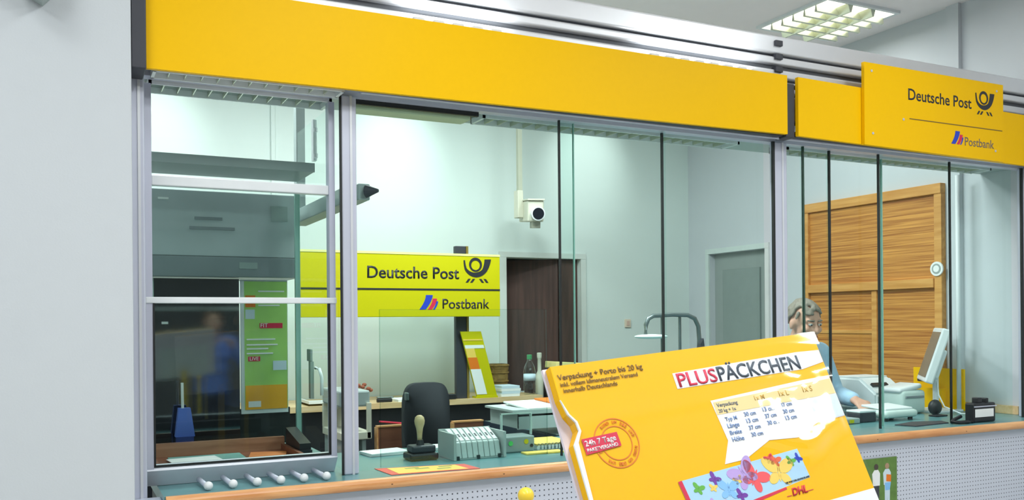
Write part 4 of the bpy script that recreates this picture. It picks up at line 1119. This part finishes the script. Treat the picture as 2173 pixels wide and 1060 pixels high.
pq(pk, 'ribbon', [(.0135, .100), (.0665, .098), (.0675, .1165), (.0145, .1205)], M_red, 4)
ptext('lettering', '24h 7 Tage', .0165, .1100, .046, M_paper, .014, 2, 5)
ptext('lettering', 'PAKETVERSAND', .0170, .1175, .046, M_paper, .014, 2, 5)

# picture with butterflies, yellow strip below
pq(pk, 'butterfly_picture', [(.133, .176), (.341, .165), (.349, .245), (.145, .262)], M_skyb, 2)
pq(pk, 'side_strip', [(.133, .176), (.139, .1755), (.151, .2615), (.145, .262)], M_red, 3)
pq(pk, 'lower_strip', [(.14, .237), (.239, .219), (.349, .206), (.352, .30), (.15, .315)], M_card, 3)
pq(pk, 'red_wave', [(.15, .239), (.239, .219), (.2985, .2125), (.2985, .2155), (.24, .2235), (.152, .246)], M_red, 4)


def butterfly(u, v, s, m_, a):
    b = B()
    def add(cu, cv, ru, rv, ang):
        pts_ = []
        for i in range(14):
            q = 2 * math.pi * i / 14; x = ru * math.cos(q); y = rv * math.sin(q)
            x, y = x * math.cos(ang) - y * math.sin(ang) + cu, x * math.sin(ang) + y * math.cos(ang) + cv
            pts_.append((u + s * (x * math.cos(a) - y * math.sin(a)), v + s * (x * math.sin(a) + y * math.cos(a))))
        prism(b, pts_, Q(0, 0, .0009), PU, PV, -.0003)
    add(-.55, -.35, .62, .36, .6); add(.55, -.35, .62, .36, -.6); add(-.4, .4, .42, .28, -.7); add(.4, .4, .42, .28, .7); add(0, 0, .09, .6, 0)
    obj('butterfly', b, m_, pk)


for u, v, s, m_, a in ((.160, .190, .0085, M_green, .5), (.189, .182, .0088, M_purple, .8), (.183, .193, .006, M_pyel, .3), (.206, .199, .016, M_pblue, .2), (.175, .214, .0075, M_lilac, .9), (.222, .210, .0085, M_purple, .7), (.200, .218, .0075, M_coral, .2),
                        (.238, .184, .022, M_lilac, -.4), (.253, .191, .021, M_coral, .7), (.287, .171, .0075, M_coral, -.2), (.296, .175, .0095, mat('orange_coral', (238, 104, 64), .5), .4), (.296, .190, .024, M_pyel, .2), (.322, .180, .0075, M_green, .5), (.336, .178, .0065, M_blue, .9), (.225, .190, .007, M_pyel, -.2)):
    butterfly(u, v, s, m_, a)
ptext('lettering', 'DHL', .304, .2255, .028, mat('carrier_red', (206, 20, 40), .5), .03, 1, 6, .25)
pq(pk, 'logo_line', [(.294, .2245), (.3025, .2243), (.3022, .2252), (.294, .2254)], M_red, 5); pq(pk, 'logo_line', [(.333, .2232), (.342, .223), (.342, .2238), (.333, .224)], M_red, 5)
ptext('lettering', 'DIE POST FÜR DEUTSCHLAND', .300, .2085, .044, M_ink, 0, 3, 5)
pq(pk, 'white_strip', [(.362, .2425), (.4495, .2405), (.4495, .262), (.36, .265)], M_paper, 2)
ptext('lettering', 'zerlegt', .372, .2515, .02, M_inkgrey, 0, 0, 4)

# clear wrapping film: a fine wavy sheet that creases across the table
b = B(); NX, NY = 110, 110; grid = []
for j in range(NY + 1):
    row = []
    for i in range(NX + 1):
        u = -.001 + (PW + .002) * i / NX; v = PH * j / NY
        h = .0042 + .0008 * noise.noise(Vector((u * 8, v * 14, .3)))
        g = math.exp(-((u - .34) / .11) ** 2 - ((v - .115) / .055) ** 2)
        h += g * (.0024 * noise.noise(Vector((u * 40 + v * 12, v * 14, 7.))) + .0022 * noise.noise(Vector((u * 16, v * 45, 2.))))
        gu = 1 / (1 + math.exp(-(u - .27 + .25 * (v - .1)) / .014))
        ramp = .092 * min(max(v - .076, 0), .085)
        fall = 1 / (1 + math.exp((v - .163 - .012 * math.sin(u * 40)) / .004))
        st = 1 / (1 + math.exp(-(v - .074) / .0035)); en = 1 / (1 + math.exp((u - .436) / .003))
        h += gu * fall * en * (ramp + st * (.007 - .055 * (u - .30)))
        h += .0012 * math.exp(-((v - .078 + .02 * (u - .2)) / .009) ** 2) + .0009 * math.exp(-((v - .022 - .012 * math.sin(u * 14)) / .010) ** 2)
        row.append(b.verts.new(Q(u, v, h)))
    grid.append(row)
for j in range(NY):
    for i in range(NX): b.faces.new((grid[j][i], grid[j][i + 1], grid[j + 1][i + 1], grid[j + 1][i]))
film = obj('wrap_film', b, M_film, pk, True)

# stand that carries the parcel (below the frame)
sdn = thing('display_stand', 'display stand with a yellow ball finial below and left of the parcel', 'display stand', (.85, 1.25, 0))
M_pole = mat('yellow_lacquer', (240, 204, 60), .3)
b = B(); bx(b, .50, 1.12, .80, 1.75, 0, .03, bev=.006); obj('base_plate', b, M_white, sdn)
b = B(); prism(b, [(.05, .12), (.40, .12), (.40, PH + .012), (.05, PH + .012)], Q(0, 0, -.0205), PU, PV, .012); obj('back_board', b, M_white, sdn)
b = B(); prism(b, [(.0, PH + .001), (.45, PH + .001), (.45, PH + .013), (0, PH + .013)], Q(0, 0, -.0205), PU, PV, -.035); obj('ledge', b, M_white, sdn)
c0 = Q(.225, .30, -.045)
b = B(); cyl(b, (c0.x, c0.y + .02, .03), (c0.x, c0.y + .02, c0.z), .018); obj('pole', b, M_pole, sdn)
b = B(); cyl(b, (.83, 1.60, .03), (.83, 1.60, 1.19), .011); obj('side_pole', b, M_pole, sdn)
b = B(); ell(b, (.83, 1.60, 1.205), .0165, 20, 14); obj('ball_finial', b, M_pole, sdn, True)


# ================================================================== people
def capsule(bm, p0, p1, r0, r1, n=14):
    p0, p1 = Vector(p0), Vector(p1)
    cyl(bm, p0, p1, r0, r1, n); ell(bm, p0, r0, n, 10); ell(bm, p1, r1, n, 10)


def remeshed(name, bm, m, parent, voxel, smooth=6):
    """fuse overlapping volumes into one continuous surface"""
    me = bpy.data.meshes.new(name)
    off = parent_loc(parent); bmesh.ops.translate(bm, vec=-off, verts=bm.verts)
    bmesh.ops.recalc_face_normals(bm, faces=bm.faces); bm.to_mesh(me); bm.free()
    t = bpy.data.objects.new(name, me); COL.objects.link(t)
    md = t.modifiers.new('fuse', 'REMESH'); md.mode = 'VOXEL'; md.voxel_size = voxel
    ms_ = t.modifiers.new('smooth', 'SMOOTH'); ms_.factor = .5; ms_.iterations = smooth
    dg = bpy.context.evaluated_depsgraph_get(); dg.update()
    me2 = bpy.data.meshes.new_from_object(t.evaluated_get(dg))
    bpy.data.objects.remove(t); bpy.data.meshes.remove(me)
    me2.materials.clear(); me2.materials.append(m)
    for p in me2.polygons: p.use_smooth = True
    me2.name = name
    o = bpy.data.objects.new(name, me2); COL.objects.link(o); o.parent = parent
    return o


def person(name, label, base, yaw, bow, head_yaw, head_pitch, arms, shirt, hair, vox=.0075):
    """standing figure 1.70 m tall, facing local -y; arms = {side: (elbow, wrist, fingertip dir)} in local space"""
    root = thing(name, label, 'person', base)
    W = Matrix.Translation(Vector(base)) @ Matrix.Rotation(yaw, 4, 'Z')
    HIP = Vector((0, 0, .90))
    T = Matrix.Translation(HIP) @ Matrix.Rotation(bow, 4, 'X') @ Matrix.Translation(-HIP)   # torso bows forward about the hips
    def tw(p): return T @ Vector(p)
    neck = tw((0, -.01, 1.43)); skull = tw((0, -.03, 1.585))
    HM = Matrix.Translation(skull) @ Matrix.Rotation(head_yaw, 4, 'Z') @ Matrix.Rotation(head_pitch, 4, 'X')
    hp = lambda p: HM @ Vector(p)
    def skin_head(bm):
        rot = (HM.to_3x3())
        ell(bm, hp((0, .012, .03)), (.076, .096, .092), 22, 16, rot)
        ell(bm, hp((0, -.022, -.035)), (.060, .070, .078), 20, 14, rot)
        ell(bm, hp((0, -.060, -.095)), (.030, .028, .026), 14, 10, rot)
        ell(bm, hp((0, -.072, -.058)), (.030, .020, .022), 14, 10, rot)
        capsule(bm, hp((0, -.084, .018)), hp((0, -.106, -.026)), .0085, .0135, 10)
        capsule(bm, hp((-.040, -.072, .030)), hp((.040, -.072, .030)), .014, .014, 10)
        for s in (-1, 1):
            ell(bm, hp((s * .044, -.064, -.022)), (.024, .024, .022), 12, 10, rot)
            ell(bm, hp((s * .078, .012, -.008)), (.010, .020, .032), 12, 10, rot)
            ell(bm, hp((s * .012, -.094, -.026)), (.010, .010, .008), 10, 8, rot)
    sh = {s: tw((s * .175, 0, 1.385)) for s in (-1, 1)}
    b = B()
    skin_head(b)
    capsule(b, neck - (neck - HIP).normalized() * .05, hp((0, .012, -.06)), .062, .054)
    # trunk
    for z, rx, ry in ((.92, .155, .105), (1.02, .150, .100), (1.14, .155, .105), (1.26, .170, .115), (1.34, .165, .105)):
        ell(b, tw((0, .005, z)), (rx, ry, .10), 20, 12)
    capsule(b, sh[-1], sh[1], .058, .058)
    for s in (-1, 1):
        el, wr, tip = [Vector(q) for q in arms[s]]
        capsule(b, sh[s], el, .052, .038); capsule(b, el, wr, .040, .026)
        d = (tip - wr).normalized()
        side = d.cross(Vector((0, 0, 1)));  side = side.normalized() if side.length > .2 else Vector((1, 0, 0))
        nrm = side.cross(d).normalized()
        palm = wr + d * .075
        for k in (-1, 0, 1): capsule(b, wr + side * k * .014, palm + side * k * .024, .017, .015, 10)
        for k, (off, ln) in enumerate(((-.033, .062), (-.011, .074), (.011, .070), (.032, .055))):
            f0 = palm + side * off; f1 = f0 + d * ln * .5 - nrm * .006; f2 = f1 + (d * .75 - nrm * .6).normalized() * ln * .5
            capsule(b, f0 - d * .01, f1, .0095, .009, 8); capsule(b, f1, f2, .009, .0078, 8)
        t0 = wr + d * .025 + side * (-.026 * s); t1 = t0 + (d * .8 - side * s * .75).normalized() * .036; t2 = t1 + (d - nrm * .3).normalized() * .028
        capsule(b, t0, t1, .012, .0105, 8); capsule(b, t1, t2, .0105, .0085, 8)
        hipj = Vector((s * .09, 0, .88)); kn = Vector((s * .10, -.015, .48)); an = Vector((s * .105, .02, .08))
        capsule(b, hipj, kn, .088, .055); capsule(b, kn, an, .054, .036)
        capsule(b, an - Vector((0, -.01, .035)), an + Vector((0, -.15, -.05)), .038, .030)
    bmesh.ops.transform(b, matrix=W, verts=b.verts)
    remeshed('body', b, M_skin, root, vox, 4)
    # shirt over trunk and arms, open at the neck
    b = B()
    for z, rx, ry in ((.93, .172, .122), (1.02, .166, .118), (1.14, .172, .123), (1.26, .186, .130), (1.335, .178, .120)):
        ell(b, tw((0, .005, z)), (rx, ry, .105), 20, 12)
    capsule(b, sh[-1], sh[1], .071, .071)
    capsule(b, tw((0, .0, 1.38)), tw((0, -.004, 1.425)), .082, .068)
    for s in (-1, 1):
        el, wr, tip = [Vector(q) for q in arms[s]]
        capsule(b, sh[s], el, .068, .054); capsule(b, el, el + (wr - el) * .88, .055, .042)
    bmesh.ops.transform(b, matrix=W, verts=b.verts)
    remeshed('shirt', b, shirt, root, .009, 3)
    b = B()
    ell(b, (0, .005, .90), (.165, .122, .10), 20, 12)
    for s in (-1, 1):
        capsule(b, (s * .09, 0, .87), (s * .10, -.015, .48), .100, .070); capsule(b, (s * .10, -.015, .48), (s * .105, .02, .10), .069, .060)
    bmesh.ops.transform(b, matrix=W, verts=b.verts)
    remeshed('trousers', b, M_pants, root, .010, 3)
    for s in (-1, 1):
        b = B(); capsule(b, (s * .105, .045, .038), (s * .105, -.14, .036), .043, .036); bx(b, s * .105 - .042, s * .105 + .042, -.175, .085, .0, .02, bev=.008)
        bmesh.ops.transform(b, matrix=W, verts=b.verts); remeshed('shoe', b, M_black, root, .008, 2)
    # hair: locks laid over the skull, clear of the face
    b = B(); rnd = random.Random(5)
    for i in range(260):
        th = rnd.uniform(0, 2 * math.pi); ph = rnd.uniform(0.0, 1.9)
        d = Vector((math.sin(ph) * math.cos(th), math.sin(ph) * math.sin(th), math.cos(ph)))
        if d.y < -.35 and d.z < .55: continue
        if d.y < -.0 and d.z < .05: continue
        if d.z < -.30: continue
        if abs(d.x) > .8 and d.z < -.05 and abs(d.y) < .35: continue
        p = Vector((d.x * .079, .012 + d.y * .099, .03 + d.z * .096))
        tdir = Vector((d.x * .3 + rnd.uniform(-.35, .35), (.35 if d.y > -.2 else -.25) + rnd.uniform(-.3, .3), -.55 - .3 * (1 - d.z)))
        tdir = (tdir - d * tdir.dot(d)).normalized()
        capsule(b, hp(p), hp(p + tdir * .030 + d * rnd.uniform(-.001, .006)), .012, .007, 7)
    bmesh.ops.transform(b, matrix=W, verts=b.verts)
    remeshed('hair', b, hair, root, .006, 1)
    for s in (-1, 1):
        b = B(); ell(b, (0, 0, 0), (.0145, .0085, .0085), 14, 10, (W @ HM).to_3x3()); bmesh.ops.translate(b, vec=W @ hp((s * .032, -.0835, .010)), verts=b.verts); o = obj('eye', b, mat('eye_white', (216, 210, 202), .3), root, True)
        b = B(); ell(b, W @ hp((s * .032, -.0915, .008)), .0052, 10, 8); obj('iris', b, mat('iris', (58, 64, 74), .2), o, True)
        b = B(); capsule(b, W @ hp((s * .018, -.0895, .030)), W @ hp((s * .050, -.078, .031)), .0052, .0035, 8); obj('eyebrow', b, hair, root, True)
        b = B(); capsule(b, W @ hp((s * .018, -.0905, .0185)), W @ hp((s * .046, -.083, .0175)), .0045, .0035, 8); obj('eyelid', b, M_skin, root, True)
    b = B(); capsule(b, W @ hp((-.020, -.090, -.059)), W @ hp((.020, -.090, -.059)), .0055, .0055, 8); obj('lips', b, mat('lips', (176, 104, 96), .5), root, True)
    return root


# clerk behind the counter, bowed over the side desk
person('person', 'grey haired person in a light blue shirt sitting low behind the yellow parcel, looking down', (3.74, 4.03, 0), R_(-6), R_(20), R_(4), R_(12),
       {-1: ((-.25, -.20, 1.14), (-.14, -.40, 1.10), (-.10, -.52, 1.09)), 1: ((.25, -.21, 1.13), (.20, -.43, 1.11), (.17, -.54, 1.09))}, M_shirt, M_hair)

# customer standing behind the viewpoint: the dark glass door mirrors this figure
person('person', 'person in a blue shirt raising a camera, mirrored dimly in the dark glass door', (1.30, -1.15, 0), math.pi - R_(8), R_(2), R_(0), R_(4),
       {-1: ((-.30, -.14, 1.16), (-.10, -.34, 1.36), (-.03, -.40, 1.43)), 1: ((.30, -.14, 1.15), (.10, -.34, 1.36), (.03, -.40, 1.43))}, mat('blue_checked_cloth', (96, 126, 206), .8, var=.5, scale=26), mat('brown_hair', (86, 68, 52), .6, var=.3, scale=80), .009)
